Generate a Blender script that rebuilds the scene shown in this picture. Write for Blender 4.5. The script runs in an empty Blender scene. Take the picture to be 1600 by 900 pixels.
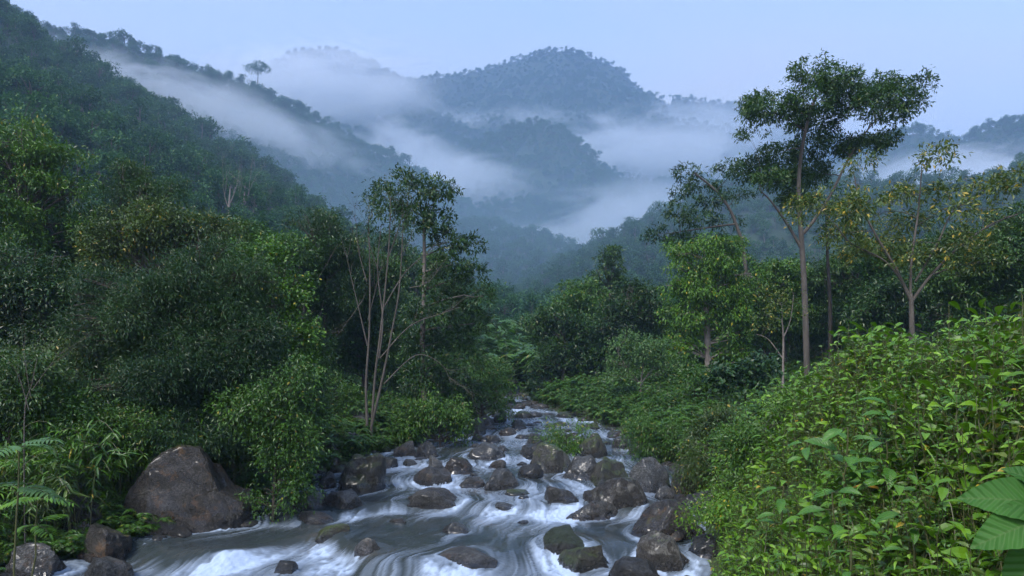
import bpy, bmesh, math, random
import numpy as np
from mathutils import Vector, Matrix

# ------------------------------------------------------------------ camera, sky, sun, exposure
S = bpy.context.scene
C = S.collection
F = 1067.0          # focal length in pixels of the 1600 px wide photograph
HV = 560.0          # row of the horizon
cd = bpy.data.cameras.new("camera"); cam = bpy.data.objects.new("camera", cd); C.objects.link(cam)
cam.location = (0, 0, 0); cam.rotation_euler = (math.radians(90), 0, 0)
cd.sensor_width = 36.0; cd.lens = F/1600*36.0; cd.shift_y = (HV-450)/1600.0
cd.clip_start = 0.1; cd.clip_end = 12000
S.camera = cam
SUN_EL, SUN_AZ = math.radians(52), math.radians(215)     # azimuth clockwise from +Y: behind the camera
w = bpy.data.worlds.new("World"); S.world = w; w.use_nodes = True
wn = w.node_tree.nodes; wl = w.node_tree.links
sky = wn.new("ShaderNodeTexSky"); sky.sky_type = 'NISHITA'; sky.sun_disc = False
sky.sun_elevation = SUN_EL; sky.sun_rotation = SUN_AZ; sky.altitude = 600
sky.air_density = 1.0; sky.dust_density = 1.6; sky.ozone_density = 2.5
bg = wn["Background"]; bg.inputs[1].default_value = 0.15
# thin high veil of cloud, whiter towards the horizon
def _n(t, **k):
    n = wn.new(t)
    for a, b in k.items(): setattr(n, a, b)
    return n
_tc = _n("ShaderNodeTexCoord"); _sp = _n("ShaderNodeSeparateXYZ"); wl.new(_tc.outputs['Generated'], _sp.inputs[0])
_mr = _n("ShaderNodeMapRange"); _mr.interpolation_type = 'SMOOTHSTEP'; wl.new(_sp.outputs[2], _mr.inputs[0])
for _i, _q in enumerate((.26, .54, .95, .22)): _mr.inputs[_i+1].default_value = _q
_nz = _n("ShaderNodeTexNoise"); _nz.inputs['Scale'].default_value = 2.2; _nz.inputs['Detail'].default_value = 4
_mp = _n("ShaderNodeMapping"); _mp.inputs['Scale'].default_value = (1, 1, 2.5); wl.new(_tc.outputs['Generated'], _mp.inputs[0]); wl.new(_mp.outputs[0], _nz.inputs[0])
_ma = _n("ShaderNodeMath", operation='MULTIPLY_ADD'); wl.new(_nz.outputs[0], _ma.inputs[0]); _ma.inputs[1].default_value = .9; _ma.inputs[2].default_value = -.45
_mb = _n("ShaderNodeMath", operation='ADD', use_clamp=True); wl.new(_ma.outputs[0], _mb.inputs[0]); wl.new(_mr.outputs[0], _mb.inputs[1])
_mx = _n("ShaderNodeMix", data_type='RGBA'); wl.new(_mb.outputs[0], _mx.inputs[0]); wl.new(sky.outputs[0], _mx.inputs[6])
_mx.inputs[7].default_value = (2.02, 2.02, 2.14, 1)
wl.new(_mx.outputs[2], bg.inputs[0])
sl = bpy.data.lights.new("sun", 'SUN'); sun = bpy.data.objects.new("sun", sl); C.objects.link(sun)
sl.energy = 1.15; sl.angle = math.radians(16); sl.color = (1.0, 0.96, 0.9)
d = Vector((math.sin(SUN_AZ)*math.cos(SUN_EL), math.cos(SUN_AZ)*math.cos(SUN_EL), math.sin(SUN_EL)))
sun.rotation_euler = d.to_track_quat('Z', 'Y').to_euler()
S.view_settings.view_transform = 'Standard'; S.view_settings.look = 'None'
S.view_settings.exposure = 1.52; S.view_settings.gamma = 1.0
S.view_settings.use_curve_mapping = False
S.render.engine = 'CYCLES'
cy = S.cycles
cy.max_bounces = 8; cy.diffuse_bounces = 2; cy.glossy_bounces = 2; cy.transmission_bounces = 2
cy.volume_bounces = 8; cy.transparent_max_bounces = 4
cy.volume_step_rate = 1.0; cy.volume_max_steps = 48
cy.use_denoising = True; cy.denoiser = 'OPENIMAGEDENOISE'
cy.use_adaptive_sampling = True; cy.adaptive_threshold = 0.02
cy.caustics_reflective = False; cy.caustics_refractive = False
cy.sample_clamp_indirect = 4.0

def P(u, v, Y):
    return ((u-800)/F*Y, Y, (HV-v)/F*Y)

# ------------------------------------------------------------------ numpy noise
def _h(ix, iy, iz, seed):
    n = (ix.astype(np.uint32)*np.uint32(374761393) + iy.astype(np.uint32)*np.uint32(668265263)
         + iz.astype(np.uint32)*np.uint32(2147483647) + np.uint32((seed*974634777+12345) & 0xffffffff))
    n = (n ^ (n >> np.uint32(13)))*np.uint32(1274126177)
    n = (n ^ (n >> np.uint32(16)))*np.uint32(2246822519)
    n ^= n >> np.uint32(13)
    return n.astype(np.float64)/4294967295.0*2-1
def vn2(x, y, seed=0):
    x, y = np.broadcast_arrays(np.asarray(x, float), np.asarray(y, float))
    xi = np.floor(x); yi = np.floor(y); fx = x-xi; fy = y-yi
    xi = xi.astype(np.int64); yi = yi.astype(np.int64); z = np.zeros_like(xi)
    fx = fx*fx*(3-2*fx); fy = fy*fy*(3-2*fy)
    a = _h(xi, yi, z, seed); b = _h(xi+1, yi, z, seed); c = _h(xi, yi+1, z, seed); e = _h(xi+1, yi+1, z, seed)
    return (a*(1-fx)+b*fx)*(1-fy)+(c*(1-fx)+e*fx)*fy
def vn3(x, y, z, seed=0):
    xi = np.floor(x); yi = np.floor(y); zi = np.floor(z); fx = x-xi; fy = y-yi; fz = z-zi
    xi = xi.astype(np.int64); yi = yi.astype(np.int64); zi = zi.astype(np.int64)
    fx = fx*fx*(3-2*fx); fy = fy*fy*(3-2*fy); fz = fz*fz*(3-2*fz)
    r = 0
    for dz, wz in ((0, 1-fz), (1, fz)):
        for dy, wy in ((0, 1-fy), (1, fy)):
            for dx, wx in ((0, 1-fx), (1, fx)):
                r = r + _h(xi+dx, yi+dy, zi+dz, seed)*wx*wy*wz
    return r
def fbm2(x, y, o=4, seed=0):
    r = 0; a = 1.0; t = 0
    for k in range(o):
        r = r + a*vn2(x*2**k+k*17.3, y*2**k-k*9.1, seed+k); t += a; a *= 0.5
    return r/t
def fbm3(x, y, z, o=4, seed=0):
    r = 0; a = 1.0; t = 0
    for k in range(o):
        r = r + a*vn3(x*2**k+k*17.3, y*2**k-k*9.1, z*2**k+k*5.7, seed+k); t += a; a *= 0.5
    return r/t
def sstep(a, b, x):
    t = np.clip((x-a)/(b-a), 0, 1); return t*t*(3-2*t)

# ------------------------------------------------------------------ mesh helpers
def mesh_np(name, V, Fq, nper, mats=(), smooth=False, midx=None):
    """mesh from arrays: V (n,3), Fq (m,nper) faces all of the same size"""
    me = bpy.data.meshes.new(name)
    V = np.ascontiguousarray(V, np.float32); Fq = np.ascontiguousarray(Fq, np.int32)
    me.vertices.add(len(V)); me.vertices.foreach_set("co", V.ravel())
    me.loops.add(Fq.size); me.loops.foreach_set("vertex_index", Fq.ravel())
    m = len(Fq); me.polygons.add(m)
    me.polygons.foreach_set("loop_start", np.arange(m, dtype=np.int32)*nper)
    me.polygons.foreach_set("loop_total", np.full(m, nper, np.int32))
    for mt in mats: me.materials.append(mt)
    if midx is not None: me.polygons.foreach_set("material_index", np.ascontiguousarray(midx, np.int32))
    me.update(calc_edges=True)
    me.polygons.foreach_set("use_smooth", np.full(m, bool(smooth)))
    return me
def obj(name, me, parent=None, loc=None, label=None, cat=None, group=None, kind=None):
    o = bpy.data.objects.new(name, me); C.objects.link(o)
    if parent: o.parent = parent
    if loc is not None: o.location = loc
    if label: o["label"] = label
    if cat: o["category"] = cat
    if group: o["group"] = group
    if kind: o["kind"] = kind
    return o
def grid_faces(nr, nc):
    i = np.arange(nr-1)[:, None]*nc + np.arange(nc-1)[None, :]
    i = i.ravel()
    return np.stack([i, i+1, i+nc+1, i+nc], 1)
def rotm(ax, ang):
    """rotation matrices about unit axes ax (n,3) by ang (n)"""
    ax = ax/np.maximum(np.linalg.norm(ax, axis=1, keepdims=True), 1e-9)
    c = np.cos(ang)[:, None, None]; s = np.sin(ang)[:, None, None]
    K = np.zeros((len(ax), 3, 3)); x, y, z = ax.T
    K[:, 0, 1] = -z; K[:, 0, 2] = y; K[:, 1, 0] = z; K[:, 1, 2] = -x; K[:, 2, 0] = -y; K[:, 2, 1] = x
    return np.eye(3)[None]*c + s*K + (1-c)*ax[:, :, None]*ax[:, None, :]
def frames(dirs, ups):
    """columns: side, dir, normal ; leaf length along dir"""
    d = dirs/np.maximum(np.linalg.norm(dirs, axis=1, keepdims=True), 1e-9)
    s = np.cross(d, ups); s /= np.maximum(np.linalg.norm(s, axis=1, keepdims=True), 1e-9)
    n = np.cross(s, d)
    return np.stack([s, d, n], 2)
def place(T, pos, M, scale):
    """copies of template verts T (k,3) at pos (n,3), rotation M (n,3,3), scale (n)"""
    return (np.einsum('nij,kj->nki', M, T)*scale[:, None, None] + pos[:, None, :]).reshape(-1, 3)
def rep_faces(Ft, k, n):
    return (Ft[None]+ (np.arange(n)*k)[:, None, None]).reshape(-1, Ft.shape[1])
# leaf templates (length 1 along y)
LEAF2 = (np.array([[0, 0, 0], [-.2, .45, .06], [0, 1, -.1], [.2, .45, .06]], float), np.array([[0, 3, 2], [0, 2, 1]]))
LEAFN = (np.array([[0, 0, 0], [-.11, .45, .03], [0, 1, -.12], [.11, .45, .03]], float), np.array([[0, 3, 2], [0, 2, 1]]))
LEAFR = (np.array([[0, 0, 0], [-.34, .5, .05], [0, 1, -.12], [.34, .5, .05]], float), np.array([[0, 3, 2], [0, 2, 1]]))
def leaf_hi(w=.22, droop=.25, fold=.06, n=4, corr=0.):
    ys = np.linspace(0, 1, n+1); vs = []; fs = []
    for y in ys:
        ww = w*math.sin(math.pi*min(1, y**.75))**.8 if 0 < y < 1 else 0.0
        z = -droop*y*y+.05*math.sin(3*y)
        if y in (0.0, 1.0): ww = .008
        cr_ = corr*(-1)**len(vs) if 0 < y < 1 else 0
        vs += [[-ww, y+ww*.35*(corr > 0), z+fold*ww/w+cr_], [0, y, z], [ww, y+ww*.35*(corr > 0), z+fold*ww/w+cr_]]
    for i in range(n):
        a = i*3; fs += [[a, a+1, a+4, a+3], [a+1, a+2, a+5, a+4]]
    f = []
    for q in fs: f += [[q[0], q[1], q[2]], [q[0], q[2], q[3]]]
    return np.array(vs), np.array(f)
LEAFH = leaf_hi()
LEAFHN = leaf_hi(.12, .3, .03)

# ------------------------------------------------------------------ node helpers
def nmat(name):
    m = bpy.data.materials.new(name); m.use_nodes = True
    nt = m.node_tree; b = nt.nodes["Principled BSDF"]
    return m, nt, nt.nodes, nt.links, b
def ramp(nt, fac, stops, interp='LINEAR'):
    r = nt.nodes.new("ShaderNodeValToRGB"); r.color_ramp.interpolation = interp
    e = r.color_ramp.elements
    while len(e) > 1: e.remove(e[0])
    e[0].position = stops[0][0]; e[0].color = (*stops[0][1], 1)
    for p, c in stops[1:]:
        q = e.new(p); q.color = (*c, 1)
    if fac is not None: nt.links.new(fac, r.inputs[0])
    return r.outputs[0]
def noise(nt, vec, scale, detail=3, rough=.55, dist=0, dim='3D'):
    n = nt.nodes.new("ShaderNodeTexNoise"); n.noise_dimensions = dim
    n.inputs['Scale'].default_value = scale; n.inputs['Detail'].default_value = detail
    n.inputs['Roughness'].default_value = rough; n.inputs['Distortion'].default_value = dist
    if vec is not None: nt.links.new(vec, n.inputs['Vector'])
    return n.outputs[0]
def math_(nt, op, a, b=None, c=None, clamp=False):
    n = nt.nodes.new("ShaderNodeMath"); n.operation = op; n.use_clamp = clamp
    for i, x in enumerate((a, b, c)):
        if x is None: continue
        if isinstance(x, (int, float)): n.inputs[i].default_value = x
        else: nt.links.new(x, n.inputs[i])
    return n.outputs[0]
def mixc(nt, fac, a, b, mode='MIX'):
    n = nt.nodes.new("ShaderNodeMix"); n.data_type = 'RGBA'; n.blend_type = mode
    for s, x in ((0, fac), (6, a), (7, b)):
        if isinstance(x, (int, float)): n.inputs[s].default_value = x
        elif isinstance(x, tuple): n.inputs[s].default_value = (*x, 1)
        else: nt.links.new(x, n.inputs[s])
    return n.outputs[2]
def maprange(nt, x, a, b, c=0.0, d=1.0, smooth=False):
    n = nt.nodes.new("ShaderNodeMapRange"); n.clamp = True
    if smooth: n.interpolation_type = 'SMOOTHSTEP'
    nt.links.new(x, n.inputs[0])
    for i, q in enumerate((a, b, c, d)): n.inputs[i+1].default_value = q
    return n.outputs[0]

# ------------------------------------------------------------------ materials
def leaf_mat(name, cols, rough=.40, trans=.25, nscale=.35, vary=.45, spec=.48):
    """cols: dark, mid, light, odd (rare yellowish leaf)"""
    m, nt, N, L, b = nmat(name)
    g = N.new("ShaderNodeNewGeometry"); tc = N.new("ShaderNodeTexCoord"); oi = N.new("ShaderNodeObjectInfo")
    isl = g.outputs['Random Per Island']
    nz = noise(nt, tc.outputs['Object'], nscale, 3, .6)
    f = math_(nt, 'ADD', math_(nt, 'MULTIPLY', isl, vary), math_(nt, 'MULTIPLY', maprange(nt, nz, .3, .7), 1-vary))
    f = math_(nt, 'ADD', f, math_(nt, 'MULTIPLY', math_(nt, 'SUBTRACT', oi.outputs['Random'], .5), .3), clamp=True)
    col = ramp(nt, f, [(0, cols[0]), (.5, cols[1]), (.95, cols[2])])
    odd = math_(nt, 'GREATER_THAN', math_(nt, 'FRACT', math_(nt, 'MULTIPLY', isl, 37.7)), cols[4] if len(cols) > 4 else .985)
    col = mixc(nt, odd, col, cols[3])
    L.new(col, b.inputs['Base Color']); b.inputs['Roughness'].default_value = rough
    b.inputs['Specular IOR Level'].default_value = spec
    tr = N.new("ShaderNodeBsdfTranslucent"); L.new(mixc(nt, .5, col, (1.0, 1.0, .35), 'MULTIPLY'), tr.inputs[0])
    mx = N.new("ShaderNodeMixShader"); mx.inputs[0].default_value = trans
    L.new(b.outputs[0], mx.inputs[1]); L.new(tr.outputs[0], mx.inputs[2])
    L.new(mx.outputs[0], N["Material Output"].inputs[0])
    return m
YEL = (.35, .28, .03)
M = {}
M['leaf_dark'] = leaf_mat('dark_green_leaves', [(.013, .038, .008), (.03, .082, .012), (.07, .145, .022), (.12, .14, .02), .985])
M['leaf_mid'] = leaf_mat('green_leaves', [(.02, .06, .008), (.05, .13, .012), (.11, .22, .022), (.25, .22, .03), .985])
M['leaf_blue'] = leaf_mat('blue_green_narrow_leaves', [(.010, .034, .010), (.024, .070, .018), (.058, .125, .034), (.20, .20, .03), .992], rough=.42, nscale=.5, spec=.45)
M['leaf_yel'] = leaf_mat('yellow_green_leaves', [(.03, .065, .010), (.075, .125, .016), (.16, .21, .03), (.40, .30, .03), .93], nscale=.8)
M['leaf_bright'] = leaf_mat('bright_green_leaves', [(.04, .11, .006), (.105, .235, .012), (.23, .39, .022), (.45, .38, .03), .98], spec=.45, rough=.40, nscale=.8)
M['leaf_fresh'] = leaf_mat('fresh_green_leaves', [(.03, .085, .007), (.075, .18, .012), (.15, .30, .022), (.42, .36, .03), .98], spec=.45, rough=.40, nscale=.6)
M['leaf_lime'] = leaf_mat('pale_lime_leaves', [(.05, .11, .03), (.09, .19, .045), (.15, .27, .07), (.25, .25, .05), .985], nscale=.6)
M['leaf_olive'] = leaf_mat('olive_leaves', [(.025, .055, .010), (.055, .10, .016), (.11, .17, .026), (.35, .26, .03), .975], nscale=.7)
M['leaf_far'] = leaf_mat('forest_leaves', [(.018, .06, .020), (.04, .12, .036), (.09, .20, .06), (.14, .22, .06), .97], rough=.6, nscale=.22, spec=.25)
def bark_mat(name, c1, c2, sc=6):
    m, nt, N, L, b = nmat(name)
    tc = N.new("ShaderNodeTexCoord"); mp = N.new("ShaderNodeMapping"); mp.inputs['Scale'].default_value = (1, 1, .25)
    L.new(tc.outputs['Object'], mp.inputs[0])
    nz = noise(nt, mp.outputs[0], sc, 6, .65); L.new(ramp(nt, nz, [(.3, c1), (.65, c2)]), b.inputs['Base Color'])
    b.inputs['Roughness'].default_value = .8
    bp = N.new("ShaderNodeBump"); bp.inputs['Strength'].default_value = .4; bp.inputs['Distance'].default_value = .03
    L.new(nz, bp.inputs['Height']); L.new(bp.outputs[0], b.inputs['Normal'])
    return m
M['bark'] = bark_mat('grey_brown_bark', (.035, .03, .023), (.11, .095, .08))
M['bark_pale'] = bark_mat('pale_grey_bark', (.09, .075, .065), (.26, .225, .20), 9)
M['bark_dark'] = bark_mat('dark_bark', (.02, .017, .013), (.07, .055, .04))
def ground_mat(name, cols, sc):
    m, nt, N, L, b = nmat(name)
    g = N.new("ShaderNodeNewGeometry"); nz = noise(nt, g.outputs['Position'], sc, 6, .65)
    L.new(ramp(nt, nz, [(.3, cols[0]), (.5, cols[1]), (.7, cols[2])]), b.inputs['Base Color'])
    b.inputs['Roughness'].default_value = .9
    bp = N.new("ShaderNodeBump"); bp.inputs['Distance'].default_value = .1; L.new(nz, bp.inputs['Height']); L.new(bp.outputs[0], b.inputs['Normal'])
    return m
M['soil'] = ground_mat('damp_mossy_soil', [(.015, .012, .008), (.02, .03, .01), (.03, .06, .012)], 1.2)
M['hill'] = ground_mat('forest_floor', [(.01, .02, .008), (.015, .035, .012), (.025, .05, .02)], .15)

# ------------------------------------------------------------------ the river's shape and the near ground
_steps = [(13.0, .24), (16.3, .18), (19.5, .14), (22.5, .12), (25.5, .12), (29.0, .12), (33.0, .12), (38.0, .12), (44.0, .3), (50., .5)]
def step_x(k, x): return (1.5*np.exp(-((x+4.1)/1.1)**2)-.5*np.exp(-((x+1.2)/1.0)**2) if k == 0 else 0)+.55*np.sin(x*.55+k*2.1)+.3*np.sin(x*1.3+k*4.7)
def water_z(x, y):
    z = -4.0 + 0*x
    for k, (yy, h) in enumerate(_steps):
        wd = (.55, .35)[k] if k < 2 else .4
        z = z + h*sstep(-wd, wd, y-yy-step_x(k, x))
    return z
_lY = np.array([0, 8, 10, 13, 15, 17, 20, 24, 28, 32, 40, 50, 60.]); _lX = np.array([-6, -9, -9.6, -9.0, -7.3, -6.1, -5.9, -4.6, -3.1, -2.2, -.8, -.2, 0.])
_rY = np.array([0, 8, 10, 13, 15, 17, 20, 24, 28, 32, 40, 50, 60.]); _rX = np.array([.9, 2.4, 2.8, 3.8, 4.3, 4.8, 5.2, 4.9, 4.7, 3.9, 1.6, 1.2, 1.2])
def xl(y): return np.interp(y, _lY, _lX)
def xr(y): return np.interp(y, _rY, _rX)
def ground_z(x, y):
    """near terrain, river channel cut in"""
    wz = water_z(np.clip(x, xl(y), xr(y)), y)
    wz = np.where(y > 52, wz+.06*(y-52), wz)
    dl = xl(y)-x; dr = x-xr(y)
    # left
    pl = 1.0-.45*np.exp(-np.maximum(dl, 0)/1.0)-.55
    zl = wz+.55*sstep(0, 1.6, dl)+.06*np.maximum(dl-1, 0)+.35*np.maximum(dl-14, 0)
    top = np.interp(y, [0, 5, 8, 12, 16, 20, 26, 40, 60], [-.2, -.35, -.4, -.25, -1.15, -2.0, -2.4, -1.9, -.8])
    wd = np.interp(y, [0, 8, 16, 22, 40], [3.4, 3.6, 2.6, 2.0, 2.5])
    zr = wz+(top-wz)*sstep(0, 1, dr/wd)**.8+.07*np.maximum(dr-wd, 0)+.3*np.maximum(dr-22, 0)
    chan = wz-.35
    z = np.where(dl > 0, zl, np.where(dr > 0, zr, chan+.35*sstep(.5, 0, np.minimum(-dl, -dr))))
    bump = .10*fbm2(x*1.1, y*1.1, 4, 5)*sstep(-.2, 1.0, np.maximum(dl, dr))
    return z+bump
# ------------------------------------------------------------------ ground and hills: one height field out to the horizon
def catm(pts, n=14):
    p = np.array(pts, float); out = []
    for i in range(len(p)-1):
        a = p[max(i-1, 0)]; b = p[i]; c = p[i+1]; e = p[min(i+2, len(p)-1)]
        for t in np.linspace(0, 1, n, endpoint=False):
            out.append(.5*((2*b)+(-a+c)*t+(2*a-5*b+4*c-e)*t*t+(-a+3*b-3*c+e)*t**3))
    out.append(p[-1]); return np.array(out)
TH = 9.0
RIDGES = {   # (u, v, distance) along each crest, slope
 'A': ([(-260, -170, 175), (-100, -50, 195), (0, 22, 210), (60, 70, 220), (110, 108, 230), (225, 178, 245), (330, 248, 262), (420, 315, 280), (500, 370, 292), (570, 425, 305)], .62),
 'B': ([(-200, -120, 360), (50, 22, 380), (160, 40, 385), (250, 72, 390), (330, 105, 400), (400, 127, 410), (480, 165, 430), (530, 195, 440), (620, 238, 450), (700, 292, 445), (770, 340, 430), (860, 390, 410), (930, 440, 390)], .72),
 'C': ([(330, 190, 760), (400, 120, 800), (450, 85, 830), (500, 72, 850), (560, 85, 880), (640, 130, 950)], .75),
 'D': ([(600, 125, 980), (660, 115, 1000), (720, 110, 1050), (800, 90, 1100), (865, 73, 1100), (930, 86, 1100), (980, 112, 1080), (1040, 143, 1060), (1150, 160, 1050), (1250, 192, 1050), (1400, 235, 1050)], .72),
 'E': ([(640, 285, 640), (690, 235, 620), (760, 208, 600), (830, 182, 590), (865, 190, 570), (890, 218, 540), (930, 270, 480), (965, 310, 450), (1000, 380, 430)], .8),
 'H': ([(520, 345, 320), (600, 335, 310), (700, 333, 300), (760, 332, 300), (830, 345, 290), (900, 372, 275), (960, 410, 260), (1010, 450, 250)], .5),
 'K': ([(880, 205, 800), (960, 190, 780), (1050, 190, 760), (1130, 222, 740), (1200, 260, 700)], .8),
 'J': ([(1330, 240, 600), (1400, 200, 600), (1450, 196, 600), (1490, 216, 600), (1550, 186, 620), (1600, 172, 640), (1800, 110, 650)], .75),
 'G': ([(1800, 130, 190), (1600, 230, 190), (1400, 250, 200), (1250, 255, 210), (1150, 258, 220), (1080, 308, 240), (1000, 360, 260), (950, 400, 280), (890, 440, 300)], .55),
}
RP = {}
for k, (pts, sl_) in RIDGES.items():
    c = catm(pts); X, Y_, Z = P(c[:, 0], c[:, 1], c[:, 2]); RP[k] = (np.stack([X, Y_, Z-TH], 1), sl_)
def hill_z(x, y):
    base = -1.2+np.interp(y, [45, 70, 150, 250, 400, 700, 1500, 4000], [0, 1.5, 8, 22, 40, 60, 60, 60])+.06*np.abs(x-.02*y)*sstep(40, 90, y)
    base = base+1.5*fbm2(x*.05, y*.05, 3, 3)
    z = base
    for k, (c, sl_) in RP.items():
        best = np.full(x.shape, -1e9); cz = np.zeros(x.shape)
        for i in range(0, len(c)):
            dd = np.hypot(x-c[i, 0], y-c[i, 1])
            b_ = c[i, 2]-sl_*np.sqrt(dd*dd+60)+sl_*7.7
            cz = np.where(b_ > best, c[i, 2], cz); best = np.maximum(best, b_)
        h = best
        am = np.clip(best*.10, 0, 22)
        wx = x+20*fbm2(x*.012, y*.012, 2, 31)
        h = h-am*(1-np.abs(fbm2(wx*.011, y*.011, 4, 8)*1.6))*sstep(3, 50, cz-best)*1.3
        d_ = h-z; kk = 10.0
        z = np.where(d_ > kk, h, np.where(d_ < -kk, z, z+(d_+kk)**2/(4*kk)))
    return z
def terrain_z(x, y):
    near = ground_z(x, y); far = hill_z(x, y)
    t = sstep(44, 64, y)
    t = np.maximum(t, sstep(30, 55, np.abs(x)))
    return near*(1-t)+np.maximum(near*0+far, far)*t
# near ground sheet (y -6..62) stitched into far sheet by overlap-free single polar-ish grid
ys = np.concatenate([np.linspace(-8, 4, 25), np.linspace(4.15, 50, 300), np.geomspace(50.4, 1700, 330), np.geomspace(1720, 3000, 12)])
tt = np.linspace(-1, 1, 520); tt = np.sign(tt)*(np.abs(tt)**1.25)
Yg = np.repeat(ys[:, None], len(tt), 1)
wid = 16+1.25*np.maximum(ys, 0)
Xg = tt[None, :]*wid[:, None]
Zg = terrain_z(Xg, Yg)
Zg = np.where(Yg > 1700, np.minimum(Zg, 60), Zg)
me = mesh_np("ground", np.stack([Xg, Yg, Zg], 2).reshape(-1, 3), grid_faces(len(ys), len(tt)), 4, [M['soil'], M['hill']], True,
             midx=(np.repeat(ys[:-1], len(tt)-1) > 60).astype(int))
gnd = obj("ground", me, kind="structure")

# ------------------------------------------------------------------ tubes and crowns
def tube(path, rad, sides=7):
    """V,F(tri... quads) of a tapered tube along path (n,3) with radii (n)"""
    path = np.asarray(path, float); rad = np.asarray(rad, float); n = len(path)
    t = np.gradient(path, axis=0); t /= np.maximum(np.linalg.norm(t, axis=1, keepdims=True), 1e-9)
    ref = np.where(np.abs(t[:, 2:3]) > .9, np.array([[1., 0, 0]]), np.array([[0, 0, 1.]]))
    ref = np.repeat(ref[n//2:n//2+1], n, 0)
    a = np.cross(t, ref); a /= np.maximum(np.linalg.norm(a, axis=1, keepdims=True), 1e-9); b = np.cross(t, a)
    an = np.linspace(0, 2*np.pi, sides, endpoint=False)
    V = path[:, None, :]+rad[:, None, None]*(np.cos(an)[None, :, None]*a[:, None, :]+np.sin(an)[None, :, None]*b[:, None, :])
    i = np.arange(n-1)[:, None]*sides; j = np.arange(sides)[None, :]; k = (j+1) % sides
    Fq = np.stack([i+j, i+k, i+sides+k, i+sides+j], 2).reshape(-1, 4)
    return V.reshape(-1, 3), Fq
class Wood:
    def __init__(s): s.V = []; s.F = []; s.n = 0
    def add(s, path, rad, sides=6):
        V, Fq = tube(path, rad, sides); s.V.append(V); s.F.append(Fq+s.n); s.n += len(V)
    def branch(s, a, b, r0, r1, rng, bow=.12, n=7, sides=6, sag=0):
        a = np.array(a, float); b = np.array(b, float); L = np.linalg.norm(b-a)
        t = np.linspace(0, 1, n)[:, None]
        p = a+(b-a)*t
        off = rng.normal(0, 1, 3)*bow*L; p = p+np.sin(np.pi*t)*off[None]*.5
        p[:, 2] += (np.sin(np.pi*t[:, 0])*sag*L)
        p[1:-1] += rng.normal(0, 1, (n-2, 3))*L*.012
        s.add(p, r0+(r1-r0)*t[:, 0]**.8, sides); return p
    def mesh(s, name, mat):
        return mesh_np(name, np.concatenate(s.V), np.concatenate(s.F), 4, [mat], True)
def in_ell(n, rng, shell=.0):
    v = rng.normal(0, 1, (n, 3)); v /= np.linalg.norm(v, axis=1, keepdims=True)
    r = rng.uniform(shell**3, 1, n)**(1/3); return v*r[:, None]
def sprays(cs, rs, nsp, nleaf, llen, rng, tmpl=LEAF2, spread=.35, droop=.3, shell=.45, flat=0.0, under=.75):
    """leaf sprays in ellipsoid clumps; cs,rs lists of centres/radii (k,3). Returns V,F (tris)"""
    Vs = []; n0 = 0; Fs = []
    for c, r in zip(cs, rs):
        r = np.array(r, float)*np.ones(3)
        n = max(3, int(nsp*(r[0]*r[1]*r[2])**(2/3)))
        q = in_ell(n, rng, shell)
        q = q[(q[:, 2] > -under+.5*rng.random(len(q)))]
        q = q*(1+.28*fbm3(q[:, 0]*2.2+c[0], q[:, 1]*2.2+c[1], q[:, 2]*2.2+c[2], 3, 7)[:, None]*1.6)
        # drop some patches so that gaps appear
        g = fbm3((q[:, 0]*r[0]+c[0])*1.6, (q[:, 1]*r[1]+c[1])*1.6, (q[:, 2]*r[2]+c[2])*1.9, 3, 21)
        q = q[g > -.12]
        if len(q) == 0: continue
        p = np.array(c)[None]+q*r[None]
        out = q/np.maximum(np.linalg.norm(q, axis=1, keepdims=True), 1e-6)
        out[:, 2] = out[:, 2]*(1-flat)+.15; out += rng.normal(0, .45, out.shape)
        out /= np.linalg.norm(out, axis=1, keepdims=True)
        m = len(p)
        # leaves along each spray
        P_ = np.repeat(p, nleaf, 0); O = np.repeat(out, nleaf, 0)
        t = np.tile(np.linspace(0, 1, nleaf), m)
        side = rng.normal(0, 1, (m*nleaf, 3)); 
        dirs = O*.7+side*.55; dirs[:, 2] -= droop
        pos = P_+O*(t*spread)[:, None]; pos[:, 2] -= droop*.5*t*t*spread
        pos += rng.normal(0, spread*.18, pos.shape)
        ups = rng.normal(0, .33, pos.shape)+np.array([0, -.15, 1.])
        Mx = frames(dirs, ups)
        sc = llen*rng.uniform(.6, 1.25, len(pos))
        V = place(tmpl[0], pos, Mx, sc); Fq = rep_faces(tmpl[1], len(tmpl[0]), len(pos))
        Vs.append(V); Fs.append(Fq+n0); n0 += len(V)
    return np.concatenate(Vs), np.concatenate(Fs)

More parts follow.
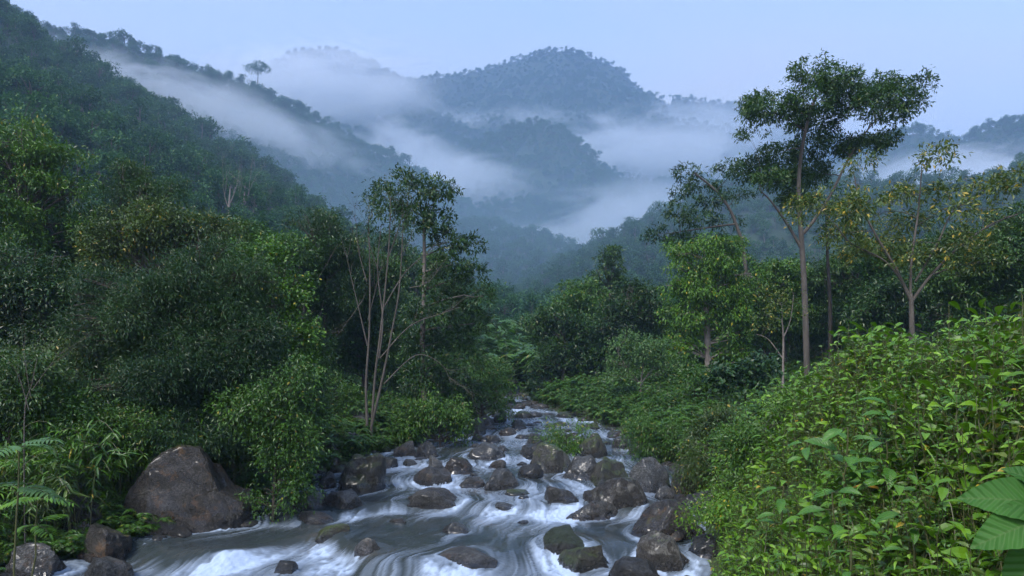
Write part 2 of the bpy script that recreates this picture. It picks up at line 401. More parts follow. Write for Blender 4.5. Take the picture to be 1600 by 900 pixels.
# ------------------------------------------------------------------ forest on the hills (one mass; instances of six tree forms)
protoC = bpy.data.collections.new("forest_forms")
def forest_form(seed, kind):
    rng = np.random.default_rng(seed); W = Wood()
    if kind == 'round':
        H = 9; cs = []; rs = []
        for i in range(9):
            a = rng.uniform(0, 6.3); rr = rng.uniform(.4, 2.6); cs.append([rr*math.cos(a), rr*math.sin(a), rng.uniform(4.6, 8.2)-.35*rr]); r = rng.uniform(1.2, 2.0); rs.append([r, r, r*.75])
        n, L = 20, .62
    elif kind == 'umbrella':
        H = 10.5; cs = []; rs = []
        for i in range(10):
            a = rng.uniform(0, 6.3); rr = rng.uniform(.6, 3.9); cs.append([rr*math.cos(a), rr*math.sin(a), rng.uniform(8.2, 9.8)-.25*rr]); r = rng.uniform(1.0, 1.7); rs.append([r, r, r*.5])
        n, L = 22, .55
    elif kind == 'tall':
        H = 12; cs = []; rs = []
        for i in range(11):
            a = rng.uniform(0, 6.3); rr = rng.uniform(.2, 1.7); cs.append([rr*math.cos(a), rr*math.sin(a), rng.uniform(4, 11.3)]); r = rng.uniform(.9, 1.6); rs.append([r, r, r*.8])
        n, L = 20, .55
    elif kind == 'low':
        H = 5; cs = []; rs = []
        for i in range(8):
            a = rng.uniform(0, 6.3); rr = rng.uniform(.2, 3.0); cs.append([rr*math.cos(a), rr*math.sin(a), rng.uniform(1.5, 4.2)-.3*rr]); r = rng.uniform(1.2, 2.0); rs.append([r, r, r*.8])
        n, L = 20, .6
    V, Fq = sprays(cs, rs, n, 5, L, rng, LEAFR, spread=.7, shell=.55)
    W.branch((0, 0, -3), (rng.normal(0, .3), rng.normal(0, .3), H*.75), .2, .07, rng, .04, 6, 5)
    for c in cs[:6]: W.branch((0, 0, H*.35+rng.uniform(0, H*.2)), c, .1, .03, rng, .1, 4, 4)
    Vw = np.concatenate(W.V); Fw = np.concatenate(W.F)
    Fw = np.concatenate([Fw[:, [0, 1, 2]], Fw[:, [0, 2, 3]]])
    me = mesh_np("forest_form", np.concatenate([V, Vw]), np.concatenate([Fq, Fw+len(V)]), 3, [M['leaf_far'], M['bark_pale'] if seed == 3 else M['bark']], False,
                 midx=np.r_[np.zeros(len(Fq)), np.ones(len(Fw))])
    o = bpy.data.objects.new("forest_form", me); protoC.objects.link(o); return o
forms = [forest_form(i, k) for i, k in enumerate(['round', 'round', 'umbrella', 'tall', 'low', 'round', 'low', 'low', 'round'])]
def scatter(name, pts, scl, rot, coll, kind="stuff", label=None, cat=None, tilt=None):
    me = bpy.data.meshes.new(name); me.vertices.add(len(pts)); me.vertices.foreach_set("co", np.ascontiguousarray(pts, np.float32).ravel())
    a = me.attributes.new("sc", 'FLOAT', 'POINT'); a.data.foreach_set("value", np.ascontiguousarray(scl, np.float32))
    a = me.attributes.new("rt", 'FLOAT_VECTOR', 'POINT')
    rv = np.zeros((len(pts), 3), np.float32); rv[:, 2] = rot
    if tilt is not None: rv[:, :2] = tilt
    a.data.foreach_set("vector", rv.ravel())
    o = obj(name, me, label=label, cat=cat, kind=kind)
    ng = bpy.data.node_groups.new(name, 'GeometryNodeTree')
    ng.interface.new_socket("Geometry", in_out='INPUT', socket_type='NodeSocketGeometry')
    ng.interface.new_socket("Geometry", in_out='OUTPUT', socket_type='NodeSocketGeometry')
    N = ng.nodes; L = ng.links
    gi = N.new("NodeGroupInput"); go = N.new("NodeGroupOutput"); ip = N.new("GeometryNodeInstanceOnPoints")
    ci = N.new("GeometryNodeCollectionInfo"); ci.inputs[0].default_value = coll; ci.inputs[1].default_value = True; ci.inputs[2].default_value = True
    ip.inputs['Pick Instance'].default_value = True
    L.new(gi.outputs[0], ip.inputs['Points']); L.new(ci.outputs[0], ip.inputs['Instance'])
    s = N.new("GeometryNodeInputNamedAttribute"); s.data_type = 'FLOAT'; s.inputs[0].default_value = "sc"
    r = N.new("GeometryNodeInputNamedAttribute"); r.data_type = 'FLOAT_VECTOR'; r.inputs[0].default_value = "rt"
    L.new(s.outputs[0], ip.inputs['Scale']); L.new(r.outputs[0], ip.inputs['Rotation'])
    L.new(ip.outputs[0], go.inputs[0])
    md = o.modifiers.new("scatter", 'NODES'); md.node_group = ng
    return o
def forest():
    rng = np.random.default_rng(4)
    pts = []
    Y = 62.0
    while Y < 1350:
        sp = 2.6+Y*.0048               # spacing grows with distance
        wdt = .98*Y
        n = int(2*wdt/sp)
        x = np.linspace(-wdt, wdt, n)+rng.uniform(-.5, .5, n)*sp
        y = Y+rng.uniform(-.5, .5, n)*sp
        pts.append(np.stack([x, y], 1)); Y += sp
    p = np.concatenate(pts); z = terrain_z(p[:, 0], p[:, 1])
    # leave out what other hills hide (with a margin)
    col = np.clip(((p[:, 0]/p[:, 1])*300+300).astype(int), 0, 599)
    order = np.argsort(p[:, 1]); mx = np.full(600, -9.0); keep = np.zeros(len(p), bool)
    el = z/p[:, 1]; elt = (z+13)/p[:, 1]
    for i in order:
        c = col[i]
        m = min(mx[max(c-4, 0)], mx[c], mx[min(c+4, 599)])
        if elt[i] > m-.012: keep[i] = True
        if el[i]+2/p[i, 1] > mx[c]: mx[c] = el[i]+2/p[i, 1]
    p = p[keep]; z = z[keep]
    s = rng.uniform(.65, 1.15, len(p))*(1+.3*fbm2(p[:, 0]*.03, p[:, 1]*.03, 2, 9)); s = np.where(rng.random(len(p)) < .05, s*1.25, s)
    s *= 1-.45*np.exp(-((p[:, 0]/p[:, 1]*F/90)**2))*sstep(120, 80, p[:, 1])
    s *= np.interp(p[:, 1], [60, 150, 400, 1000], [.55, .6, .8, .95])
    print("forest trees", len(p))
    scatter("forest", np.c_[p, z-.4], s, rng.uniform(0, 6.28, len(p)), protoC)
forest()
# ------------------------------------------------------------------ boulders
def rock_mat(name, c1, c2, c3, patch, pamt, moss=.0):
    m, nt, N, L, b = nmat(name)
    tc = N.new("ShaderNodeTexCoord"); g = N.new("ShaderNodeNewGeometry"); oi = N.new("ShaderNodeObjectInfo")
    ad = N.new("ShaderNodeVectorMath"); ad.operation = 'ADD'; L.new(g.outputs['Position'], ad.inputs[0]); P_ = ad.outputs[0]
    n1 = noise(nt, P_, 2.2, 7, .7, .5); n2 = noise(nt, P_, 26, 5, .72); n3 = noise(nt, P_, 3.4, 5, .72, .6); n4 = noise(nt, P_, 95, 3, .6)
    f = math_(nt, 'ADD', math_(nt, 'MULTIPLY', n1, .55), math_(nt, 'MULTIPLY', n2, .45))
    col = ramp(nt, f, [(.40, c1), (.5, c2), (.60, c3)])
    col = mixc(nt, maprange(nt, n3, .54, .62, 0, pamt), col, patch)
    speck = maprange(nt, n4, .60, .70, 0, .7); col = mixc(nt, speck, col, tuple(min(1, x*2.6+.03) for x in c3))
    sx = N.new("ShaderNodeSeparateXYZ"); L.new(g.outputs['Normal'], sx.inputs[0])
    up = math_(nt, 'ADD', sx.outputs[2], math_(nt, 'MULTIPLY', math_(nt, 'SUBTRACT', n3, .5), 2.2))
    n5 = noise(nt, P_, 60, 3, .6)
    mossc = ramp(nt, n5, [(.35, (.018, .03, .006)), (.65, (.09, .13, .02))])
    if moss > 0: col = mixc(nt, math_(nt, 'MULTIPLY', maprange(nt, up, 1.15-moss, 1.5-moss, 0, 1), maprange(nt, n2, .4, .55, .2, .95)), col, mossc)
    at = N.new("ShaderNodeAttribute"); at.attribute_name = "wet"; wet = at.outputs['Fac']
    w2 = math_(nt, 'ADD', wet, math_(nt, 'MULTIPLY', math_(nt, 'SUBTRACT', n1, .5), 1.6), clamp=True)
    col = mixc(nt, w2, col, mixc(nt, 1.0, col, (.42, .40, .42), 'MULTIPLY'))
    hv = math_(nt, 'MULTIPLY_ADD', oi.outputs['Random'], .85, .5)
    hs = N.new("ShaderNodeHueSaturation"); L.new(col, hs.inputs['Color']); L.new(hv, hs.inputs['Value']); col = hs.outputs[0]
    L.new(col, b.inputs['Base Color'])
    rg = math_(nt, 'ADD', maprange(nt, w2, 0, 1, .5, .14), math_(nt, 'MULTIPLY', math_(nt, 'SUBTRACT', n2, .5), .5)); L.new(rg, b.inputs['Roughness'])
    vo = N.new("ShaderNodeTexVoronoi"); vo.feature = 'DISTANCE_TO_EDGE'; vo.inputs['Scale'].default_value = 2.3
    wv = N.new("ShaderNodeVectorMath"); wv.operation = 'MULTIPLY_ADD'; nc = N.new("ShaderNodeTexNoise"); nc.inputs['Scale'].default_value = 3.0; nc.inputs['Detail'].default_value = 4; L.new(P_, nc.inputs[0])
    L.new(nc.outputs['Color'], wv.inputs[0]); wv.inputs[1].default_value = (.8, .8, .8); L.new(P_, wv.inputs[2]); L.new(wv.outputs[0], vo.inputs['Vector'])
    crack = maprange(nt, vo.outputs['Distance'], 0, .035, -.35, 0)
    n2 = math_(nt, 'ADD', n2, crack)
    L.new(math_(nt, 'MULTIPLY_ADD', w2, .55, .2), b.inputs['Coat Weight']); b.inputs['Coat Roughness'].default_value = .18
    hh = math_(nt, 'ADD', math_(nt, 'MULTIPLY', n2, .75), math_(nt, 'ADD', n1, math_(nt, 'MULTIPLY', n4, .12)))
    bp = N.new("ShaderNodeBump"); bp.inputs['Strength'].default_value = 1.0; bp.inputs['Distance'].default_value = .11
    L.new(hh, bp.inputs['Height']); L.new(bp.outputs[0], b.inputs['Normal'])
    return m
RM = {
 'brown': rock_mat('brown_grey_river_stone', (.008, .008, .006), (.034, .033, .030), (.13, .128, .118), (.085, .048, .02), .5),
 'grey': rock_mat('blue_grey_river_stone', (.008, .009, .008), (.036, .038, .038), (.15, .155, .15), (.07, .052, .026), .35),
 'moss': rock_mat('mossy_river_stone', (.009, .009, .006), (.028, .027, .020), (.085, .083, .07), (.08, .055, .022), .3, .8),
 'lichen': rock_mat('lichen_spotted_river_stone', (.014, .012, .009), (.045, .039, .03), (.13, .125, .11), (.27, .26, .23), .65, .35),
 'rust': rock_mat('rust_stained_river_stone', (.009, .008, .006), (.034, .029, .023), (.115, .105, .09), (.15, .075, .022), .6, .3),
}
_ico = {}
def ico(n):
    if n not in _ico:
        bm = bmesh.new(); bmesh.ops.create_icosphere(bm, subdivisions=n, radius=1.0)
        _ico[n] = (np.array([q.co[:] for q in bm.verts]), np.array([[q.index for q in f.verts] for f in bm.faces])); bm.free()
    return _ico[n]
def base_Y(u, v, bank=False):
    Y = np.linspace(4, 60, 2800); x = (u-800)/F*Y
    z = terrain_z(x, Y) if bank else water_z(x, Y)
    vv = HV-z*F/Y
    i = np.where(vv <= v)[0]
    return Y[i[0]] if len(i) else 50.
ROCKS = []   # x, y, rx, ry, top above water, water z
def rock(u, vb, w, h, label, style='brown', bank=False, depth=.8, lvl=None, group=None, seed=None, name="boulder", cat="boulder", rough=1.0, prof=None, ang=None):
    seed = seed if seed is not None else int(u*7+vb*13)
    rng = np.random.default_rng(seed)
    Yb = base_Y(u, vb, bank); s = Yb/F; rx = w*s/2; ry = rx*depth; Yc = Yb+ry*.75; s2 = Yc/F
    x = (u-800)*s2; rx *= Yc/Yb; hh = h*s2
    zw = float(terrain_z(np.array([x]), np.array([Yc]))[0]) if bank else float(water_z(np.array([x]), np.array([Yb]))[0])
    if lvl is None: lvl = 6 if w > 85 else (5 if w > 40 else 4)
    V, Fq = ico(lvl); V = V.copy()
    sq = rng.uniform(.6, .85); V = np.sign(V)*np.abs(V)**sq; V /= np.maximum(1, np.linalg.norm(V, axis=1, keepdims=True)**.5)
    # broken planes
    for k in range(int(rng.integers(9, 15))):
        n = rng.normal(0, 1, 3); n[2] = abs(n[2])*.8; n /= np.linalg.norm(n); dd = rng.uniform(.62, .9)
        over = V@n-dd; V = V-np.where(over > 0, over*.92, 0)[:, None]*n[None]
    o = rng.uniform(-50, 50, 3)
    q = V*1.3+o; nr = V/np.linalg.norm(V, axis=1, keepdims=True)
    V = V+nr*(.20*rough*fbm3(q[:, 0], q[:, 1], q[:, 2], 2, 3)+.08*rough*fbm3(q[:, 0]*3.4, q[:, 1]*3.4, q[:, 2]*3.4, 4, 4)
              -.05*rough*np.abs(fbm3(q[:, 0]*2.1, q[:, 1]*2.1, q[:, 2]*2.1, 3, 6)))[:, None]
    V = V+nr*(.022*rough*fbm3(q[:, 0]*9, q[:, 1]*9, q[:, 2]*9, 3, 14))[:, None]
    V = V/np.array([np.abs(V[:, 0]).max(), np.abs(V[:, 1]).max(), V[:, 2].max()])
    zz = np.where(V[:, 2] > 0, V[:, 2]*hh*.95, V[:, 2]*max(hh*.6, .25))
    if prof: zz = np.where(zz > 0, zz*np.interp(V[:, 0], *prof), zz)
    a = rng.uniform(-.25, .25) if ang is None else ang
    tilt = rng.uniform(-.12, .12)*hh/max(rx, .01)
    X = V[:, 0]*rx; Yy = V[:, 1]*ry; zz = zz+tilt*X
    V = np.stack([X*math.cos(a)-Yy*math.sin(a), X*math.sin(a)+Yy*math.cos(a), zz+hh*.03], 1)
    me = mesh_np(name, V, Fq, 3, [RM[style]], True)
    wet = np.clip(1-(V[:, 2]-.03)/(.45*hh if not bank else .2*hh), 0, 1)
    at = me.attributes.new("wet", 'FLOAT', 'POINT'); at.data.foreach_set("value", wet.astype(np.float32))
    ob = obj(name, me, loc=(x, Yc, zw), label=label, cat=cat, group=group)
    if not bank: ROCKS.append((x, Yc, rx, ry, hh, zw))
    return ob
bm = None
R_ = rock
R_(300, 834, 222, 132, "huge brown wet boulder with a flat shoulder under the dark left bank bush", 'rust', depth=.75, rough=1.0, seed=14, ang=0, prof=([-1, -.6, -.2, .3, .46, .8, 1], [.8, .86, 1, .97, .70, .74, .8]))
R_(118, 848, 74, 44, "pale lichen speckled boulder in the grass, left of the huge brown boulder", 'lichen', bank=True)
R_(168, 884, 104, 60, "dark reddish brown wet boulder between the pale speckled boulder and the huge brown boulder", 'rust')
R_(58, 908, 112, 52, "dark wet boulder in the bottom left corner below the bamboo grass", 'brown')
R_(166, 918, 92, 40, "low black wet rock cut by the bottom edge, in front of the reddish brown boulder", 'brown')
R_(562, 769, 80, 60, "tall blocky moss stained boulder standing alone at the left side of the stream", 'moss', depth=.9, rough=1.2)
R_(511, 763, 34, 24, "small dark rock touching the left foot of the tall blocky boulder", 'brown')
R_(484, 794, 62, 26, "low dark rock half under the green bush at the left water edge", 'grey')
R_(538, 793, 76, 26, "flat angular slab in front of the tall blocky boulder", 'brown', depth=.6)
R_(487, 819, 70, 17, "thin dark slab barely above the calm water", 'brown', depth=.6)
R_(672, 797, 116, 30, "long flat reddish boulder above the middle step of rapids", 'brown', depth=.55, seed=8)
R_(677, 759, 64, 27, "rounded dark boulder behind the left end of the long flat reddish boulder", 'brown')
R_(738, 762, 48, 15, "small low rock between two rounded boulders in mid stream", 'brown')
R_(785, 765, 68, 30, "dark double humped boulder in the very middle of the stream", 'grey')
R_(681, 739, 44, 27, "dark rounded boulder touching the orange streaked one in mid stream", 'grey')
R_(717, 740, 52, 23, "rounded boulder with an orange ochre face in mid stream", 'rust')
R_(759, 717, 64, 23, "smooth grey boulder alone upstream of the orange streaked one", 'grey')
R_(776, 732, 32, 13, "small dark rock just below the smooth grey boulder", 'brown')
R_(827, 746, 44, 20, "small dark round rock by a white cascade left of the broad mossy boulder", 'grey')
R_(840, 717, 62, 28, "grey boulder under the left side of the ferny island bush", 'grey')
R_(866, 739, 80, 46, "broad mossy boulder in front of the ferny island bush", 'moss')
R_(908, 750, 70, 36, "smooth grey boulder wedged behind the ochre streaked round boulder", 'grey')
R_(947, 762, 76, 44, "round boulder with mossy ochre streaks above the largest mid stream boulder", 'moss', depth=.85)
R_(1018, 769, 70, 52, "large smooth dark round boulder beside the right bank", 'grey', depth=.9, rough=.6)
R_(873, 788, 66, 25, "dark low boulder joined to the left of the largest mid stream boulder", 'brown')
R_(957, 800, 116, 52, "largest mid stream boulder with a ridge of tan moss on its back", 'lichen', depth=.7, seed=5)
R_(925, 812, 92, 26, "long low purple brown slab in front of the largest mid stream boulder", 'brown', depth=.5)
R_(1042, 842, 122, 54, "big wedge shaped rust and slate boulder at the right water edge", 'rust', depth=.7, seed=9)
R_(1038, 781, 38, 21, "small black round rock under the large smooth dark boulder", 'grey')
R_(1063, 790, 30, 15, "little pebbly rock right of the small black round rock", 'brown')
R_(1082, 778, 66, 52, "brown boulder half hidden by the ferns of the right bank", 'rust', depth=.8)
R_(1098, 797, 72, 28, "low brown slab under the ferns of the right bank", 'brown')
R_(872, 874, 84, 42, "moss edged boulder with water sliding over its shoulder in the foreground", 'moss', depth=.9)
R_(914, 893, 92, 36, "glossy boulder veiled by thin strands of falling water in the foreground", 'moss', depth=.9)
R_(1036, 893, 94, 58, "white and tan lichen crusted boulder in the foreground right", 'lichen', depth=.8, seed=21)
R_(985, 918, 108, 40, "brown slab cut by the bottom edge beside the lichen crusted boulder", 'brown')
R_(1104, 872, 62, 30, "dark wet rock under small leaves right of the lichen crusted boulder", 'grey')
R_(722, 886, 112, 20, "smooth purple brown boulder almost drowned in the foreground rapids", 'brown', depth=.7, rough=.4)
R_(573, 866, 46, 25, "small round boulder ringed by white water in the left foreground rapids", 'brown', rough=.5)
R_(520, 842, 66, 20, "olive brown boulder just breaking the surface behind the ringed one", 'moss', rough=.5)
R_(446, 897, 38, 17, "small egg shaped rock alone in the bottom left rapids", 'grey', rough=.4)
R_(545, 674, 88, 30, "big pale grey boulder at the foot of the bare tree", 'grey', bank=True)
R_(512, 732, 62, 40, "dark angular boulder at the left bank below the grassy ledge", 'brown', bank=False)
R_(540, 705, 66, 24, "flat grey rock on the grassy ledge of the left bank", 'grey', bank=True)
R_(632, 713, 40, 23, "dark rock left of its twin under the leafy tree", 'brown')
R_(666, 714, 44, 25, "dark rock right of its twin under the leafy tree", 'grey')
R_(600, 733, 44, 18, "pale wet rock beside the left white chute", 'lichen')
R_(746, 680, 38, 27, "rounded boulder with a mossy face at the left bank upstream", 'moss')
R_(762, 668, 30, 19, "grey boulder behind the mossy faced one upstream", 'grey')
R_(780, 660, 24, 12, "small reddish boulder farthest up the left bank", 'rust')
R_(793, 680, 30, 12, "pointed dark rock in the white water upstream", 'brown')
R_(811, 671, 28, 12, "flat dark rock upstream near the far bend", 'grey')
R_(834, 698, 34, 21, "dark boulder left of the ferny island bush", 'grey')
R_(750, 690, 30, 10, "low black rock at the waterline below the mossy faced boulder", 'brown')
R_(772, 692, 26, 11, "low rock in the chute right of the black waterline rock", 'grey')
R_(785, 704, 26, 7, "thin submerged rock above the smooth grey boulder", 'brown')
R_(928, 714, 52, 36, "shaded mossy boulder at the right foot of the ferny island bush", 'moss')
R_(970, 702, 32, 20, "dark rock beside the right side channel", 'grey')
R_(1002, 712, 40, 22, "flat dark rock under the low ferns of the right bank", 'brown')
R_(960, 685, 30, 12, "small rock at the top of the right side channel", 'brown')
# small stones along the edges and far up the stream
rg = np.random.default_rng(77)
def small_stones():
    protos = []
    k = 0
    for i in range(150):
        if i < 46:
            y = rg.uniform(33, 50); t = rg.uniform(-.1, 1.1); x = xl(y)+(xr(y)-xl(y))*t; s = rg.uniform(.16, .5); lab = "small dark stone far up the stream near the bend"; gr = "stones near the far bend"
        else:
            y = rg.uniform(9.5, 32); side = rg.random() < .5
            x = xl(y)+rg.normal(.1, .35) if side else xr(y)-rg.normal(.1, .35); s = rg.uniform(.07, .28)
            lab = "small wet stone at the edge of the left bank" if side else "small wet stone at the edge of the right bank"; gr = "stones of the left water edge" if side else "stones of the right water edge"
        u = x*F/y+800
        if u < -60 or u > 1200: continue
        if k < 8:
            V, Fq = ico(3); q = V*1.2+rg.uniform(-20, 20, 3)
            V = V+V*(.3*fbm3(q[:, 0], q[:, 1], q[:, 2], 3, 3))[:, None]
            for _ in range(5):
                n = rg.normal(0, 1, 3); n /= np.linalg.norm(n); ov = V@n-.75; V = V-np.where(ov > 0, ov*.8, 0)[:, None]*n
            me = mesh_np("stone", V*np.array([1, .85, .62]), Fq, 3, [RM[['brown', 'grey', 'moss', 'rust'][k % 4]]], True)
            at = me.attributes.new("wet", 'FLOAT', 'POINT'); at.data.foreach_set("value", np.clip(.6-V[:, 2], 0, 1).astype(np.float32)); protos.append(me)
        wz = float(ground_z(np.array([x]), np.array([y]))[0]); wz = max(wz, float(water_z(np.array([x]), np.array([y]))[0])-.02)
        o = obj("stone", protos[k % 8], loc=(x, y, wz+s*.12), label=lab, cat="stone", group=gr)
        o.scale = (s*rg.uniform(.9, 1.4), s, s*rg.uniform(.7, 1.2)); o.rotation_euler = (0, 0, rg.uniform(0, 6.3)); k += 1
        ROCKS.append((x, y, s, s, s*.3, wz))
small_stones()
for i in range(90):
    y = rg.uniform(14, 33); t = rg.uniform(.06, .94); x = float(xl(y)+(xr(y)-xl(y))*t); r = rg.uniform(.13, .38)
    if any(math.hypot(x-q[0], y-q[1]) < q[2]+r+.05 for q in ROCKS) or (x < -3 and y < 18): continue
    u_ = 800+x*F/y; zw_ = float(water_z(np.array([x]), np.array([y]))[0]); vb_ = HV-zw_*F/y
    rock(u_, vb_, 2*r*F/y, r*rg.uniform(.35, .7)*F/y, "low wet stone lying in the white water among the larger boulders", ['brown', 'grey', 'moss', 'grey'][i % 4], lvl=4, group="low stones in the rapids", name="stone", cat="stone", depth=.7, seed=900+i)

# ------------------------------------------------------------------ water: long-exposure silk, streaks integrated along the flow
def make_water():
    nx = 620
    ysw = np.concatenate([np.arange(6, 9, .12), np.arange(9, 18, .030), np.arange(18, 30, .055), np.arange(30, 54, .14)])
    t = np.linspace(-.14, 1.14, nx)
    Yw = np.repeat(ysw[:, None], nx, 1); L_ = xl(ysw)[:, None]; R__ = xr(ysw)[:, None]
    Xw = L_+(R__-L_)*t[None]
    R = np.array(ROCKS)
    def vel(x, y):
        yy = y; e = .5
        tt = (x-xl(yy))/(xr(yy)-xl(yy)); tt = np.clip(tt, 0, 1)
        dl = (xl(yy+e)-xl(yy-e))/(2*e); dr = (xr(yy+e)-xr(yy-e))/(2*e)
        vx = -(dl*(1-tt)+dr*tt)*.8; vy = -np.ones_like(x)
        # curl noise
        def psi(x, y): return .28*fbm2(x*.8, y*.6, 2, 40)+.13*fbm2(x*2.2, y*1.8, 2, 41)
        h = .02; vx = vx+(psi(x, y+h)-psi(x, y-h))/(2*h); vy = vy-(psi(x+h, y)-psi(x-h, y))/(2*h)
        return vx, vy
    # velocity on a regular grid
    gx = np.arange(-10, 7.01, .05); gy = np.arange(5, 56, .05); GX, GY = np.meshgrid(gx, gy)
    vx, vy = vel(GX, GY); vx0, vy0 = vx.copy(), vy.copy()
    for (cx, cy_, rx, ry, hh, zw) in R:
        Rr = rx*.85+.02
        i0 = np.searchsorted(gx, cx-4*Rr); i1 = np.searchsorted(gx, cx+4*Rr); j0 = np.searchsorted(gy, cy_-4*Rr); j1 = np.searchsorted(gy, cy_+4*Rr)
        if i1 <= i0 or j1 <= j0: continue
        sx = GX[j0:j1, i0:i1]-cx; sy = (GY[j0:j1, i0:i1]-cy_)*(rx/ry)
        r2 = np.maximum(sx*sx+sy*sy, (Rr*.8)**2); ux = vx0[j0:j1, i0:i1]; uy = vy0[j0:j1, i0:i1]
        dot = (ux*sx+uy*sy)/r2; f = Rr*Rr/r2*sstep(4*Rr, 2.5*Rr, np.sqrt(r2))
        vx[j0:j1, i0:i1] -= f*(2*dot*sx-ux); vy[j0:j1, i0:i1] -= f*(2*dot*sy-uy)*(ry/rx)
    m_ = np.maximum(np.hypot(vx, vy), .15); vx = vx/m_; vy = vy/m_
    def V_(x, y):
        i = np.clip(((x+10)/.05+.5).astype(int), 0, len(gx)-1); j = np.clip(((y-5)/.05+.5).astype(int), 0, len(gy)-1)
        return vx[j, i], vy[j, i]
    # foam sources on the grid
    src = np.zeros_like(GX)
    zg = water_z(GX, GY); slope = np.abs(np.gradient(zg, .05, axis=0))
    src += sstep(.08, .34, slope)*1.35*np.clip(.55+1.3*fbm2(GX*.9, GY*.5, 3, 50), 0, 1.4)
    src += .35*np.exp(-((GX+3.9)/.9)**2)*np.exp(-((GY-14.2)/.35)**2)*(.5+vn2(GX*3, GY*2, 55))
    for (cx, cy_, rx, ry, hh, zw) in R:
        if rx < .1: continue
        i0 = np.searchsorted(gx, cx-2.2*rx); i1 = np.searchsorted(gx, cx+2.2*rx); j0 = np.searchsorted(gy, cy_-2.2*ry-.3); j1 = np.searchsorted(gy, cy_+2.2*ry+.3)
        if i1 <= i0 or j1 <= j0: continue
        r = np.hypot((GX[j0:j1, i0:i1]-cx)/rx, (GY[j0:j1, i0:i1]-cy_)/ry)
        calm = .35 if (cx < -3.5 and cy_ > 12.5 and cy_ < 19) else 1.0
        src[j0:j1, i0:i1] += np.exp(-((r-1.02)/.16)**2)*.7*calm*(.5+.8*vn2(GX[j0:j1, i0:i1]*3, GY[j0:j1, i0:i1]*3, 9))
    def src_at(x, y):
        i = np.clip(((x+10)/.05+.5).astype(int), 0, len(gx)-1); j = np.clip(((y-5)/.05+.5).astype(int), 0, len(gy)-1)
        return src[j, i]
    px = Xw.copy(); py = Yw.copy()
    acc = np.zeros_like(px); wsum = 0; st1 = np.zeros_like(px); st2 = np.zeros_like(px); w1 = 0
    K = 46; ds = np.interp(Yw, [6, 15, 30, 54], [.040, .055, .09, .16])
    for k in range(K):
        ax, ay = V_(px, py)
        px = px-ax*ds; py = py-ay*ds          # upstream
        wgt = math.exp(-k/22.0)
        acc += wgt*src_at(px, py); wsum += wgt
        hw = .5-.5*math.cos(2*math.pi*(k+.5)/K)
        st1 += hw*vn2(px*27, py*27, 60); st2 += hw*vn2(px*6.0, py*6.0, 61); w1 += hw
    def norm(a): a = a/w1; return a/np.std(a)
    s1 = norm(st1); s2 = norm(st2)
    F_ = acc/wsum
    # far water is whiter, the middle pool calmer, the left edge pool calm and brown
    zone = np.interp(Yw, [6, 10, 12.8, 13.6, 15.6, 16.6, 18, 22, 30, 54], [.16, .30, .30, .02, -.02, .16, .20, .30, .36, .40])
    calm = sstep(-3.2, -4.8, Xw)*sstep(12.7, 13.6, Yw)*sstep(19, 17, Yw)
    zone = zone-.17*calm+.01
    foam = zone*.9+F_*1.5+.09*s2+np.interp(Yw, [10, 16, 22], [.06, .09, .13])*s1-.15+.25*fbm2(Xw*.6, Yw*.4, 3, 71)
    froth = fbm2(Xw*11, Yw*9, 3, 90)+.6*fbm2(Xw*3.1, Yw*2.6, 2, 91)
    foam = foam+froth*.6*sstep(.25, .8, foam)*(.4+.6*sstep(.35, .9, F_*1.6+zone))
    foam = np.clip(foam, 0, 1)
    Zw = water_z(Xw, Yw)
    z = Zw+.014*s2*(.4+foam)+.006*s1*(.3+foam)+.03*froth*foam**1.5+.03*fbm2(Xw*1.4, Yw*1.0, 3, 80)
    for (cx, cy_, rx, ry, hh, zw) in R:
        if rx < .25: continue
        dxx = (Xw-cx)/rx; dyy = (Yw-cy_)/ry
        z = z+.10*min(hh, .5)*np.exp(-((dxx)**2*.8+(dyy-1.05)**2*4))     # pillow upstream
        z = z-.06*min(hh, .5)*np.exp(-((dxx)**2*.9+(dyy+1.3)**2*3))
    # water draped over drowned boulders
    for (u, v, ww, dd, hgt) in DROWNED:
        Yb = base_Y(u, v); cx = (u-800)/F*Yb; rx = ww/2/F*Yb
        z = z+hgt*np.exp(-(((Xw-cx)/rx)**2)*1.2-(((Yw-Yb-.35)/dd)**2)*1.2)
    me = mesh_np("river_water", np.stack([Xw, Yw, z], 2).reshape(-1, 3), grid_faces(len(ysw), nx), 4, [M['water']], True)
    for nm, a in (("foam", foam), ("strand", s1*.6+s2*.4)):
        at = me.attributes.new(nm, 'FLOAT', 'POINT'); at.data.foreach_set("value", a.astype(np.float32).ravel())
    return obj("river_water", me, kind="structure")
DROWNED = [(722, 880, 110, .7, .14), (573, 864, 62, .4, .10), (520, 842, 90, .5, .07), (880, 866, 110, .6, .12), (915, 885, 90, .45, .10), (640, 900, 120, .5, .10), (330, 880, 120, .5, .08), (600, 815, 90, .5, .05)]
m, nt, N, L, b = nmat("river_water")
at = N.new("ShaderNodeAttribute"); at.attribute_name = "foam"; st = N.new("ShaderNodeAttribute"); st.attribute_name = "strand"
g = N.new("ShaderNodeNewGeometry")
nb = noise(nt, g.outputs['Position'], .55, 4, .6)
deep = ramp(nt, nb, [(.35, (.022, .032, .036)), (.62, (.040, .048, .048)), (.78, (.075, .062, .045))])
ff = maprange(nt, at.outputs['Fac'], .08, .95, 0, 1)
fo = math_(nt, 'POWER', ff, 1.12)
colw = mixc(nt, fo, deep, (.40, .49, .62))
L.new(colw, b.inputs['Base Color']); L.new(maprange(nt, fo, 0, .8, .14, .6), b.inputs['Roughness'])
b.inputs['IOR'].default_value = 1.33
n2 = noise(nt, g.outputs['Position'], 9, 3, .6)
mp = N.new("ShaderNodeMapping"); mp.inputs['Scale'].default_value = (1, .45, 1); L.new(g.outputs['Position'], mp.inputs[0])
